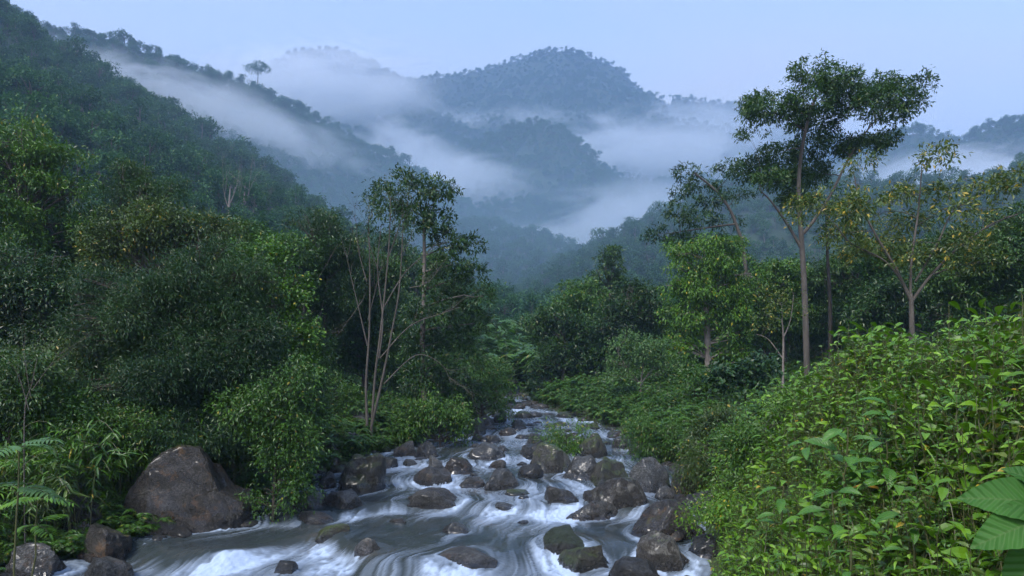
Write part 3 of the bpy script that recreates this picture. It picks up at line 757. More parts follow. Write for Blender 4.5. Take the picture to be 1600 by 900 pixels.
n3 = noise(nt, mp.outputs[0], 5, 4, .6, .3)
bp = N.new("ShaderNodeBump"); bp.inputs['Strength'].default_value = .45; bp.inputs['Distance'].default_value = .05
L.new(math_(nt, 'ADD', n3, math_(nt, 'MULTIPLY', st.outputs['Fac'], .10)), bp.inputs['Height']); L.new(bp.outputs[0], b.inputs['Normal'])
M['water'] = m
make_water()
# ------------------------------------------------------------------ trees and shrubs that stand apart
def gz(x, y): return float(terrain_z(np.array([float(x)]), np.array([float(y)]))[0])
NLEAF = 0
def tree(label, u, Y, clumps, trunk=None, r0=.15, leaf='leaf_dark', L=.14, cover=2.2, nleaf=7, tmpl=LEAF2, bark='bark',
         name="tree", cat="tree", group=None, seed=None, spread=.35, droop=.3, shell=.4, flat=0., depth=.25, stems=None, twigs=0, vb=None,
         bare=None, nb=None, under=.75, crown="crown"):
    """clumps: (u, v, ru, rv[, dY]) at distance Y. trunk: list of (u, v[, dY]) upward from the base"""
    seed = seed if seed is not None else int(u*3+Y*17); rng = np.random.default_rng(seed); s = Y/F
    bx = (u-800)*s; bz = gz(bx, Y); B = np.array([bx, Y, bz])
    root = obj(name, None, loc=B, label=label, cat=cat, group=group); root.empty_display_size = .5
    cs = []; rs = []
    for c in clumps:
        dy = c[4] if len(c) > 4 else rng.uniform(-1, 1)*depth*max(8*s, (max(q[0] for q in clumps)-min(q[0] for q in clumps))*s)*.5
        x, y, z = P(c[0], c[1], Y); cs.append(np.array([x, y+dy, z])-B); rs.append([c[2]*s, max(c[2]*.9, c[3])*s, c[3]*s])
    W = Wood()
    top = max([c[2] for c in cs]+[0])
    if trunk is None:
        cx = np.mean([c[0] for c in cs]); trunk3 = [np.array([0, 0, -.4]), np.array([cx*.3, 0, top*.3]), np.array([cx*.8, 0, top*.65])]
    else:
        trunk3 = [np.array([0, 0, -.4])]+[np.array([(q[0]-800)*s-bx, (q[2] if len(q) > 2 else 0), (HV-q[1])*s-bz]) for q in trunk]
    tp = catm(trunk3, 6); tr = np.linspace(r0, r0*.38, len(tp)); W.add(tp, tr, 8)
    for st in (stems or []):
        q = [np.array([(a[0]-800)*s-bx, (a[2] if len(a) > 2 else 0), (HV-a[1])*s-bz]) for a in st[1:]]
        q = catm(q, 6); W.add(q, np.linspace(st[0], st[0]*.3, len(q)), 7); tp = np.concatenate([tp, q]); tr = np.concatenate([tr, np.linspace(st[0], st[0]*.3, len(q))])
    for c, r in zip(cs, rs):
        dist = np.linalg.norm((tp-c)*np.array([1, 1, .8]), axis=1)+np.where(tp[:, 2] > c[2]-.15*abs(c[0]), 3., 0)+.25*(1-tr/r0)
        k = int(np.argmin(dist)); a = tp[k]; br = min(tr[k]*.5, .012+.014*np.linalg.norm(c-a))
        pth = W.branch(a, c, br, br*.35, rng, .10, 7, 5, sag=.06)
        for _ in range(3+twigs):
            e = c+in_ell(1, rng, .5)[0]*np.array(r); W.branch(pth[int(rng.integers(3, 7))], e, br*.35, br*.1, rng, .1, 4, 4)
    for bq in (bare or []):   # bare limbs (r, points) with forking twigs
        q = [np.array([(a[0]-800)*s-bx, (a[2] if len(a) > 2 else 0), (HV-a[1])*s-bz]) for a in bq[1:]]
        q = catm(q, 5); W.add(q, np.linspace(bq[0], bq[0]*.2, len(q)), 5)
        for _ in range(int(nb or 8)):
            i = int(rng.integers(len(q)//3, len(q)-1)); a = q[i]; dr = q[min(i+2, len(q)-1)]-a; dr /= max(np.linalg.norm(dr), 1e-6)
            dr = dr+rng.normal(0, .55, 3)*np.array([1, .8, .6])+np.array([0, 0, .35]); Lb = rng.uniform(.3, 1.1)*(20+10*rng.random())*s*1.6
            p2 = W.branch(a, a+dr*Lb, bq[0]*.35, bq[0]*.08, rng, .08, 6, 4)
            for _ in range(3):
                j = int(rng.integers(2, 5)); W.branch(p2[j], p2[j]+(dr+rng.normal(0, .6, 3))*Lb*.4, bq[0]*.14, bq[0]*.04, rng, .06, 4, 3)
    obj("trunk", W.mesh("trunk", M[bark]), root)
    if cs:
        V, Fq = sprays(cs, rs, 34*cover*(1.6 if tmpl is LEAFN else 1)/(L*L)/nleaf, nleaf, L, rng, tmpl, spread, droop, shell, flat, under)
        obj(crown, mesh_np(crown, V, Fq, 3, [M[leaf]]), root)
    return root
def blob(u, v, ru, rv, n, seed, cr=.31, flat=.72):
    """clumps filling an upright ellipse in view"""
    rng = np.random.default_rng(seed); out = []
    q = in_ell(int(n*1.9), rng, .3)
    for a in q:
        k = rng.uniform(.6, 1.4)
        out.append((u+a[0]*ru*.92, v-a[2]*rv*.92, ru*cr*k, min(rv, ru)*cr*flat*k, a[1]*.8))
    return out
def shrub(label, u, Y, blobs, leaf='leaf_mid', L=.1, cover=2.3, group=None, name="shrub", cat="shrub", depthk=1.0, **kw):
    cl = []
    for i, bb in enumerate(blobs):
        n = bb[4] if len(bb) > 4 else 9
        s = Y/F
        for c in blob(*bb[:4], n, int(u+i*31+Y)): cl.append((c[0], c[1], c[2], c[3], c[4]*bb[2]*s*.8*depthk))
    kw.setdefault('r0', .05); kw.setdefault('under', 1.3); kw.setdefault('bark', 'bark_dark' if name in ('shrub', 'fern_shrub', 'great_bush', 'fern_bush', 'bush_tree') else 'bark')
    return tree(label, u, Y, cl, leaf=leaf, L=L, cover=cover, group=group, name=name, cat=cat, **kw)

M['bark_grey'] = bark_mat('grey_bark', (.07, .058, .05), (.19, .165, .145), 9)
# --- right bank: the tall tree and its neighbours
tree("tall slender tree with pale trunk and wide umbrella crown against the sky on the right", 1262, 31,
     [(1205, 150, 32, 15), (1250, 137, 36, 17), (1292, 140, 30, 15), (1192, 183, 40, 15), (1240, 180, 36, 17), (1290, 178, 42, 20), (1335, 150, 36, 20), (1378, 133, 36, 17), (1405, 152, 24, 14),
      (1350, 187, 46, 20), (1388, 178, 32, 15), (1302, 218, 46, 20), (1352, 228, 36, 15), (1240, 225, 32, 14), (1200, 253, 36, 16), (1242, 272, 36, 18), (1285, 258, 38, 18), (1190, 290, 26, 9), (1388, 212, 24, 9), (1172, 215, 20, 9), (1320, 133, 24, 12), (1270, 300, 30, 12)],
     trunk=[(1258, 480), (1254, 400), (1250, 340), (1248, 290), (1252, 240), (1262, 190), (1275, 150)], r0=.15, stems=[(.085, (1255, 365), (1275, 340), (1300, 300), (1325, 250), (1350, 210), (1385, 170)), (.08, (1256, 395), (1230, 350), (1205, 315), (1190, 300))],
     leaf='leaf_dark', L=.17, cover=5.0, bark='bark', spread=.28, flat=.3, depth=.6, shell=.2, name="tall_tree")
tree("thin dark trunked tree just right of the tall slender tree", 1297, 35,
     [(1290, 330, 28, 14), (1310, 300, 24, 12), (1275, 350, 22, 10), (1305, 360, 22, 9), (1320, 335, 20, 10)], trunk=[(1297, 480), (1293, 400), (1291, 330)], r0=.13, leaf='leaf_mid', L=.2, cover=1.0, bark='bark_dark', name="slender_tree")
tree("wide open tree with sparse yellowish leaves on many thin limbs on the right bank", 1428, 22,
     [(1298, 300, 26, 12), (1340, 268, 30, 12), (1330, 325, 28, 12), (1300, 345, 22, 10), (1372, 298, 30, 12), (1440, 258, 24, 12), (1455, 290, 28, 12), (1398, 335, 30, 13), (1470, 330, 30, 13), (1505, 312, 28, 11), (1540, 297, 26, 10), (1572, 312, 26, 11), (1592, 335, 26, 12), (1525, 350, 30, 12), (1450, 368, 30, 12), (1382, 380, 32, 13), (1340, 392, 28, 11), (1492, 382, 30, 12), (1360, 245, 18, 8), (1555, 370, 28, 12), (1415, 300, 20, 9), (1280, 330, 16, 8), (1420, 400, 34, 13), (1560, 335, 28, 11), (1480, 300, 24, 10), (1500, 415, 34, 13), (1355, 350, 28, 12), (1430, 345, 26, 11)],
     trunk=[(1424, 480), (1422, 462)], r0=.11, stems=[(.055, (1423, 470), (1400, 420), (1370, 370), (1345, 320), (1335, 275)), (.05, (1422, 468), (1425, 400), (1435, 330), (1440, 265)), (.055, (1424, 472), (1455, 430), (1500, 385), (1550, 350), (1590, 335)), (.04, (1423, 462), (1385, 410), (1330, 380), (1305, 350)), (.04, (1430, 440), (1465, 380), (1490, 330), (1540, 300))],
     leaf='leaf_yel', L=.16, cover=3.0, bark='bark', spread=.32, depth=.7, shell=.1, twigs=3, name="open_tree")
tree("leaning misty tree with thin layered foliage left of the tall tree", 1165, 46,
     [(1078, 264, 22, 8), (1105, 282, 28, 8), (1140, 268, 26, 8), (1060, 300, 18, 7), (1120, 312, 28, 8), (1055, 335, 26, 8), (1098, 342, 30, 8), (1160, 300, 20, 8), (1035, 362, 24, 8), (1140, 345, 24, 8), (1070, 375, 30, 9), (1120, 372, 26, 9)],
     trunk=[(1165, 420), (1150, 350), (1125, 305), (1085, 270)], r0=.16, stems=[(.08, (1150, 350), (1110, 355), (1045, 365))], leaf='leaf_dark', L=.26, cover=3.6, flat=.5, spread=.4, depth=.5, name="leaning_tree")
shrub("rounded bright green tree with vines hanging in a curtain below its crown", 1108, 38, [(1105, 400, 62, 34, 12), (1065, 440, 36, 32, 8), (1150, 440, 38, 32, 8), (1100, 470, 60, 50, 14), (1070, 530, 40, 50, 8), (1145, 530, 42, 50, 8)],
      leaf='leaf_fresh', L=.2, cover=2.1, r0=.22, trunk=[(1104, 500), (1102, 440), (1104, 410)], bark='bark_pale', name="rounded_tree", cat="tree", droop=.55)
shrub("small pale lime tree with a fan of thin limbs by the stream's right bend", 1002, 33, [(1000, 548, 44, 22, 9), (972, 575, 30, 18, 5), (1030, 565, 26, 20, 5), (985, 528, 22, 12, 3)], leaf='leaf_lime', L=.14, cover=1.8, r0=.08, trunk=[(1001, 595)], stems=[(.04, (1001, 600), (980, 575), (965, 550)), (.04, (1001, 600), (1005, 570), (1008, 540)), (.04, (1001, 600), (1020, 575), (1032, 555))], bark='bark_pale', name="small_tree", cat="tree")
shrub("dark conical tree standing above its neighbours left of the bright rounded tree", 950, 56, [(950, 400, 24, 22, 8), (948, 440, 34, 28, 8), (960, 480, 40, 30, 8)], leaf='leaf_dark', L=.3, r0=.2, name="dark_tree", cat="tree")
shrub("yellow green domed tree below the dark conical one", 915, 50, [(905, 462, 42, 24, 9), (935, 495, 45, 34, 9), (890, 505, 40, 34, 8)], leaf='leaf_mid', L=.26, r0=.2, name="domed_tree", cat="tree")
shrub("broad dark tree leaning over the right side of the far bend", 880, 43, [(870, 530, 48, 50, 12), (905, 580, 50, 44, 12), (855, 590, 32, 34, 8)], leaf='leaf_dark', L=.22, r0=.2, name="bankside_tree", cat="tree")
shrub("tall dark green tree between the broad bend tree and the small lime tree", 965, 42, [(960, 520, 44, 60, 14), (985, 470, 36, 30, 8), (1020, 480, 36, 36, 8)], leaf='leaf_dark', L=.22, r0=.2, name="bankside_tree", cat="tree")
shrub("deep green bush tree at the foot of the tall trees, right of the bend", 1020, 36.5, [(1020, 600, 40, 30, 9), (1065, 600, 40, 40, 10), (950, 615, 44, 26, 9)], leaf='leaf_mid', L=.16, r0=.12, name="bankside_tree", cat="tree")
tree("young bare limbed sapling with yellowish tufts between vine tree and tall trunk", 1222, 27, [(1215, 470, 26, 14), (1240, 455, 20, 12), (1200, 492, 20, 10), (1235, 490, 20, 10), (1190, 510, 16, 8)], trunk=[(1224, 540), (1222, 500)], r0=.06,
     stems=[(.03, (1223, 560), (1200, 530), (1180, 522)), (.03, (1223, 530), (1235, 500), (1240, 460))], leaf='leaf_yel', L=.13, cover=.8, bark='bark_pale', name="sapling", cat="sapling", twigs=2)
shrub("dense dark tree filling the right edge behind the yellowish tree", 1555, 27, [(1545, 400, 80, 50, 14), (1600, 380, 60, 60, 12), (1500, 440, 60, 40, 10), (1570, 460, 80, 40, 12)], leaf='leaf_dark', L=.17, r0=.25, name="dense_tree", cat="tree")
shrub("dark dense tree behind the tall pale trunk", 1330, 40, [(1310, 440, 60, 44, 12), (1360, 420, 50, 40, 10), (1330, 500, 80, 44, 12)], leaf='leaf_dark', L=.22, r0=.22, name="dense_tree", cat="tree")
shrub("shadowy low tree right of the tall trunk, behind the leafy bank", 1400, 32, [(1400, 470, 60, 36, 12), (1470, 470, 50, 36, 10), (1350, 500, 44, 30, 8)], leaf='leaf_dark', L=.19, r0=.18, name="dense_tree", cat="tree")
shrub("dark tree between the vine curtain tree and the tall trunk", 1205, 40, [(1200, 440, 48, 40, 10), (1215, 500, 50, 44, 12), (1180, 540, 40, 36, 9)], leaf='leaf_mid', L=.22, r0=.2, name="dense_tree", cat="tree")
# --- right bank shrubs down to the water
shrub("grey green broad leaved shrub under the sapling", 1165, 24, [(1150, 590, 40, 20, 8), (1190, 580, 34, 20, 7)], leaf='leaf_blue', L=.2, tmpl=LEAFR, cover=2.2)
shrub("big dark leafy shrub above the ferns of the right bank", 1085, 26, [(1080, 610, 50, 34, 10), (1120, 635, 50, 28, 9), (1040, 640, 38, 22, 8)], leaf='leaf_mid', L=.12)
shrub("round olive shrub with yellow flowering top on the right bank", 1150, 19.5, [(1140, 660, 46, 24, 9), (1110, 690, 48, 30, 9), (1175, 665, 36, 22, 7)], leaf='leaf_olive', L=.10)
shrub("arching fern covered shrub overhanging the right side channel", 1030, 22.5, [(1015, 672, 32, 22, 9), (1050, 690, 36, 26, 9), (1000, 700, 22, 16, 5)], leaf='leaf_mid', L=.13, tmpl=LEAFN, droop=.6, spread=.5, name="fern_shrub")
shrub("ferny tangle hanging over the brown boulder on the right bank", 1110, 17.5, [(1100, 722, 42, 34, 9), (1150, 740, 50, 40, 10), (1125, 700, 40, 24, 7)], leaf='leaf_olive', L=.10, tmpl=LEAFN, droop=.6, spread=.4, name="fern_shrub")
shrub("olive and green weedy bush where the right bank meets the foreground leaves", 1190, 14.5, [(1180, 700, 60, 34, 10), (1225, 660, 50, 34, 9), (1170, 770, 50, 30, 8)], leaf='leaf_mid', L=.09)
shrub("low bright bush trailing to the right water edge above the slate wedge boulder", 1140, 13.6, [(1125, 800, 44, 22, 8), (1170, 820, 44, 28, 8)], leaf='leaf_bright', L=.07)
shrub("fresh green fern bush growing on the mid stream boulders", 886, 24.0, [(882, 678, 32, 22, 10), (905, 697, 22, 16, 6), (862, 688, 16, 14, 5)], leaf='leaf_fresh', L=.15, tmpl=LEAFN, droop=.5, spread=.5, name="fern_bush", cat="fern")
# --- left bank
tree("nearly bare multi stemmed tree with pale trunks on the grassy ledge of the left bank", 578, 24.5,
     [(600, 300, 24, 12), (630, 300, 26, 12), (575, 325, 18, 12), (612, 338, 22, 12), (648, 345, 22, 14), (590, 360, 16, 10), (636, 385, 18, 12), (566, 372, 14, 10)], trunk=[(585, 600), (592, 540), (600, 470), (608, 380), (610, 310)], r0=.05, bark='bark', leaf='leaf_dark', L=.15, cover=1.0,
     stems=[(.055, (574, 665), (572, 600), (577, 520), (578, 440), (576, 340)), (.055, (580, 668), (598, 590), (612, 520), (624, 450), (630, 350)), (.035, (592, 560), (598, 500), (590, 420), (596, 350))],
     bare=[(0.028, (574, 540), (560, 480), (548, 430), (540, 390)), (0.028, (594, 560), (640, 510), (690, 490), (720, 480)), (0.025, (600, 600), (650, 555), (690, 570), (705, 600)), (0.025, (600, 480), (630, 430), (660, 400), (685, 380)), (0.025, (573, 440), (560, 390), (556, 340)), (0.025, (608, 400), (625, 350), (640, 310)), (0.022, (640, 450), (670, 440), (700, 400)), (0.019, (575, 500), (590, 440), (600, 400)), (0.019, (590, 420), (575, 370), (580, 330)), (0.019, (566, 470), (545, 500), (530, 520))], nb=6, name="bare_tree")
tree("leafy tree with a pale upright trunk and clumped glossy foliage behind the bare tree", 668, 27.5,
     [(590, 300, 22, 12), (625, 290, 26, 14), (660, 300, 26, 15), (690, 305, 24, 16), (610, 325, 24, 14), (645, 335, 28, 14), (685, 345, 28, 18), (700, 380, 26, 18), (735, 380, 20, 12), (710, 415, 30, 18), (740, 430, 26, 16), (690, 440, 30, 20), (755, 465, 20, 14), (720, 475, 34, 20), (680, 490, 36, 22), (740, 505, 30, 18), (700, 530, 40, 22), (655, 545, 30, 24), (725, 560, 32, 22), (680, 585, 44, 26), (640, 600, 30, 24), (715, 610, 32, 24)],
     trunk=[(660, 560), (662, 480), (663, 400), (662, 340)], r0=.13, leaf='leaf_dark', L=.18, cover=3.2, spread=.28, bark='bark_grey', shell=.3, depth=.5, name="leafy_tree")
shrub("dark drooping bush at the waterline below the leafy tree", 690, 25.5, [(665, 640, 40, 34, 9), (705, 655, 34, 30, 8), (640, 665, 26, 24, 6), (725, 680, 14, 16, 4)], leaf='leaf_mid', L=.14, droop=.5)
shrub("mid green bush leaning over the stream right of the leafy tree", 755, 32, [(750, 600, 40, 34, 10), (775, 630, 26, 22, 7), (730, 640, 26, 24, 6)], leaf='leaf_mid', L=.16, r0=.1)
shrub("pale misty bush at the far left bend of the stream", 775, 41, [(765, 575, 30, 24, 8), (795, 610, 20, 26, 7)], leaf='leaf_mid', L=.2, r0=.1)
shrub("dark tree with tufted crown above the bushes, left of the bare tree", 505, 31, [(500, 350, 44, 20, 8), (520, 390, 50, 34, 10), (490, 440, 50, 50, 12), (530, 480, 40, 50, 10)], leaf='leaf_dark', L=.18, r0=.2, name="tufted_tree", cat="tree", tmpl=LEAFN)
shrub("shaded tree mass behind the trunks of the bare tree", 570, 33, [(560, 480, 50, 60, 12), (600, 540, 60, 60, 14), (540, 570, 40, 50, 10), (600, 430, 40, 40, 8)], leaf='leaf_dark', L=.19, r0=.2, name="dense_tree", cat="tree")
shrub("low weedy bush left of the bare tree's foot", 520, 26, [(520, 620, 34, 34, 9), (545, 640, 26, 20, 6)], leaf='leaf_mid', L=.12)
shrub("bright green leaning bush tree at the right end of the left thicket", 440, 19.5, [(430, 440, 46, 44, 12), (460, 500, 38, 44, 11), (400, 400, 44, 34, 9), (440, 560, 44, 44, 10)], leaf='leaf_fresh', L=.11, cover=2.0, r0=.1, name="bush_tree", cat="tree", tmpl=LEAFR)
shrub("huge dark blue green bush with fine leaves above the huge brown boulder", 300, 16.8, [(300, 430, 90, 70, 16), (230, 500, 90, 60, 14), (380, 520, 80, 66, 16), (310, 580, 110, 60, 16), (430, 600, 50, 44, 9), (180, 600, 90, 60, 12), (330, 650, 120, 44, 14), (150, 480, 50, 60, 9), (390, 440, 50, 40, 8)], leaf='leaf_blue', L=.11, cover=2.3, r0=.14, name="great_bush", tmpl=LEAFN, droop=.2, twigs=1)
shrub("green leafed shrub hanging over the water right of the huge brown boulder", 425, 15.6, [(430, 680, 46, 44, 11), (395, 640, 50, 36, 9), (440, 745, 40, 44, 10), (465, 640, 26, 30, 6), (415, 780, 24, 24, 5), (475, 700, 26, 40, 7), (455, 590, 40, 40, 8)], leaf='leaf_mid', L=.095, cover=2.2, droop=.45)
shrub("yellow tinged bushy tree rising behind the huge dark bush", 240, 22, [(230, 365, 70, 44, 12), (290, 350, 50, 30, 9), (180, 400, 60, 50, 10), (330, 370, 50, 34, 8)], leaf='leaf_olive', L=.13, cover=2.0, r0=.14, name="bushy_tree", cat="tree")
shrub("dark pointed tree with layered tufts between two taller left trees", 210, 27, [(205, 265, 30, 20, 6), (200, 300, 48, 20, 8), (255, 290, 36, 18, 7), (185, 340, 60, 24, 9)], leaf='leaf_dark', L=.15, r0=.16, name="pointed_tree", cat="tree", tmpl=LEAFN, flat=.5)
shrub("tall leafy tree at the left edge with horizontal sprays", 60, 25, [(20, 200, 60, 24, 8), (50, 240, 66, 24, 9), (90, 285, 56, 24, 8), (20, 300, 70, 40, 10), (60, 350, 80, 40, 11), (0, 250, 50, 40, 8)], leaf='leaf_mid', L=.16, r0=.22, flat=.4, name="leafy_tree", cat="tree")
shrub("dark green undergrowth tree on the left edge below the tall sprays", 60, 20, [(50, 430, 90, 50, 14), (120, 470, 70, 50, 12), (0, 500, 70, 60, 12), (90, 540, 90, 50, 12)], leaf='leaf_dark', L=.13, r0=.15, name="dense_tree", cat="tree")
shrub("olive bush with yellow sprigs left of the huge dark bush", 110, 17.5, [(90, 580, 70, 40, 11), (30, 600, 60, 44, 9), (150, 560, 50, 40, 8)], leaf='leaf_olive', L=.11, cover=2.0)
shrub("green bush tree under the misty slope in the centre left", 390, 25, [(380, 370, 50, 24, 9), (430, 385, 44, 24, 8), (340, 400, 50, 30, 8), (400, 430, 60, 36, 9)], leaf='leaf_mid', L=.14, r0=.14, name="bushy_tree", cat="tree")
tree("leafless grey twiggy sapling at the left edge above the bamboo grass", 40, 13, [], trunk=[(38, 660), (50, 600), (58, 560)], r0=.014, bark='bark',
     bare=[(.009, (45, 640), (30, 590), (15, 565)), (.009, (50, 610), (75, 575), (95, 550)), (.009, (48, 620), (40, 570), (35, 530))], nb=6, name="sapling", cat="sapling")

shrub("low leafy thicket shrub between the huge boulder and the canes", 150, 15.5, [(150, 680, 70, 44, 11), (90, 650, 60, 40, 9), (210, 660, 50, 36, 8)], leaf='leaf_mid', L=.09)
shrub("dark shrub at the left frame edge behind the canes", 10, 15, [(0, 660, 70, 60, 12), (40, 600, 60, 40, 8)], leaf='leaf_dark', L=.1)
shrub("bright sprigged vine shrub draped over the top of the huge brown boulder", 250, 15.9, [(235, 690, 46, 20, 7), (290, 690, 40, 12, 6), (200, 715, 34, 26, 6)], leaf='leaf_bright', L=.08, tmpl=LEAFN, droop=.5)
shrub("dark leafy shrub filling the gap under the bright leaning tree", 470, 20.5, [(470, 600, 44, 44, 10), (490, 560, 30, 40, 7), (500, 640, 30, 30, 6)], leaf='leaf_dark', L=.11)
# --- tall trees of the middle distance, copied from four built ones
def copy_tree(o, parent=None):
    c = o.copy(); C.objects.link(c); c.parent = parent
    for ch in list(o.children): copy_tree(ch, c)
    return c
def mid_proto(seed, kind):
    rng = np.random.default_rng(seed); W = Wood(); H = {'a': 8, 'b': 9.5, 'c': 6, 'd': 11}[kind]; cs = []; rs = []
    n = {'a': 13, 'b': 14, 'c': 12, 'd': 15}[kind]; wd = {'a': 2.6, 'b': 2.2, 'c': 2.4, 'd': 2.6}[kind]
    for i in range(n):
        f = rng.uniform(.25, 1) if kind != 'c' else rng.uniform(.15, 1)
        a = rng.uniform(0, 6.3); rr = wd*math.sqrt(rng.random())*(1.15-.75*f if kind != 'd' else .5+.5*f)
        cs.append([rr*math.cos(a), rr*math.sin(a), H*f]); r = rng.uniform(.8, 1.35); rs.append([r, r, r*.65])
    W.branch((0, 0, -1.5), (rng.normal(0, .4), rng.normal(0, .3), H*.8), .2, .07, rng, .05, 8, 7)
    for c in cs: W.branch((0, 0, c[2]*.6), c, .07, .02, rng, .1, 5, 4)
    V, Fq = sprays(cs, rs, 36*1.8/(.24**2)/6, 6, .24, rng, LEAF2 if kind != 'b' else LEAFR, .5, .35, .35)
    return W.mesh("trunk", M['bark' if kind != 'd' else 'bark_pale']), mesh_np("crown", V, Fq, 3, [M[{'a': 'leaf_dark', 'b': 'leaf_mid', 'c': 'leaf_mid', 'd': 'leaf_dark'}[kind]]])
MP = {k: mid_proto(i+3, k) for i, k in enumerate('abcd')}
FORM = {'a': 'rounded dark', 'b': 'broad mid green', 'c': 'low bushy', 'd': 'tall spreading'}
CAPU = [-200, 0, 140, 200, 290, 330, 450, 560, 640, 720, 770, 800, 830, 870, 900, 1000, 1050, 1180, 1250, 1330, 1500, 1700]
CAPV = [190, 200, 265, 255, 300, 340, 350, 345, 335, 430, 540, 590, 565, 490, 445, 440, 385, 385, 400, 400, 340, 320]
ORD = "first second third fourth fifth sixth seventh eighth ninth tenth eleventh twelfth thirteenth fourteenth fifteenth sixteenth seventeenth eighteenth nineteenth twentieth".split()
def mids(region, group, pts):
    seen = {}
    for i, (u, Y, k, sc) in enumerate(sorted(pts)):
        x = (u-800)/F*Y; tr, cr = MP[k]; z = gz(x, Y)
        H = {'a': 9., 'b': 10.5, 'c': 7., 'd': 12.}[k]
        sc = min(sc, ((HV-np.interp(u, CAPU, CAPV))/F*Y-z)/H)
        if sc < .22: continue
        n = seen.get(k, 0); seen[k] = n+1
        r = obj("background_tree", None, loc=(x, Y, z-.1), label="%s %s tree from the left %s" % (ORD[n], FORM[k], region), cat="tree", group=group)
        r.scale = (sc,)*3; r.rotation_euler = (0, 0, (u*.37+Y) % 6.28)
        obj("trunk", tr, r); obj("crown", cr, r)
rg = np.random.default_rng(5)
def fill(u0, u1, Y0, Y1, n, s0, s1, ks='abcd'):
    return [(rg.uniform(u0, u1) if i else (u0+u1)/2, rg.uniform(Y0, Y1), ks[int(rg.integers(len(ks)))], rg.uniform(s0, s1)) for i in range(n)]
mids("behind the left thicket", "trees behind the left thicket", fill(-120, 480, 27, 44, 34, .55, .95))
mids("behind the bare tree", "trees behind the bare tree", fill(470, 740, 36, 60, 16, .6, .95))
mids("left beyond the far bend", "trees left of the far bend", fill(560, 795, 48, 75, 16, .7, 1.1))
mids("right beyond the far bend", "trees right of the far bend", fill(838, 1010, 46, 75, 18, .7, 1.1))
mids("behind the vine curtain tree", "trees behind the vine curtain tree", fill(1000, 1240, 44, 66, 18, .7, 1.05))
mids("behind the tall trunk", "trees behind the tall pale trunk", fill(1230, 1700, 34, 64, 32, .6, .95))
mids("on the valley floor ahead", "trees closing the valley", fill(740, 880, 52, 80, 26, .5, .9, 'abc'))

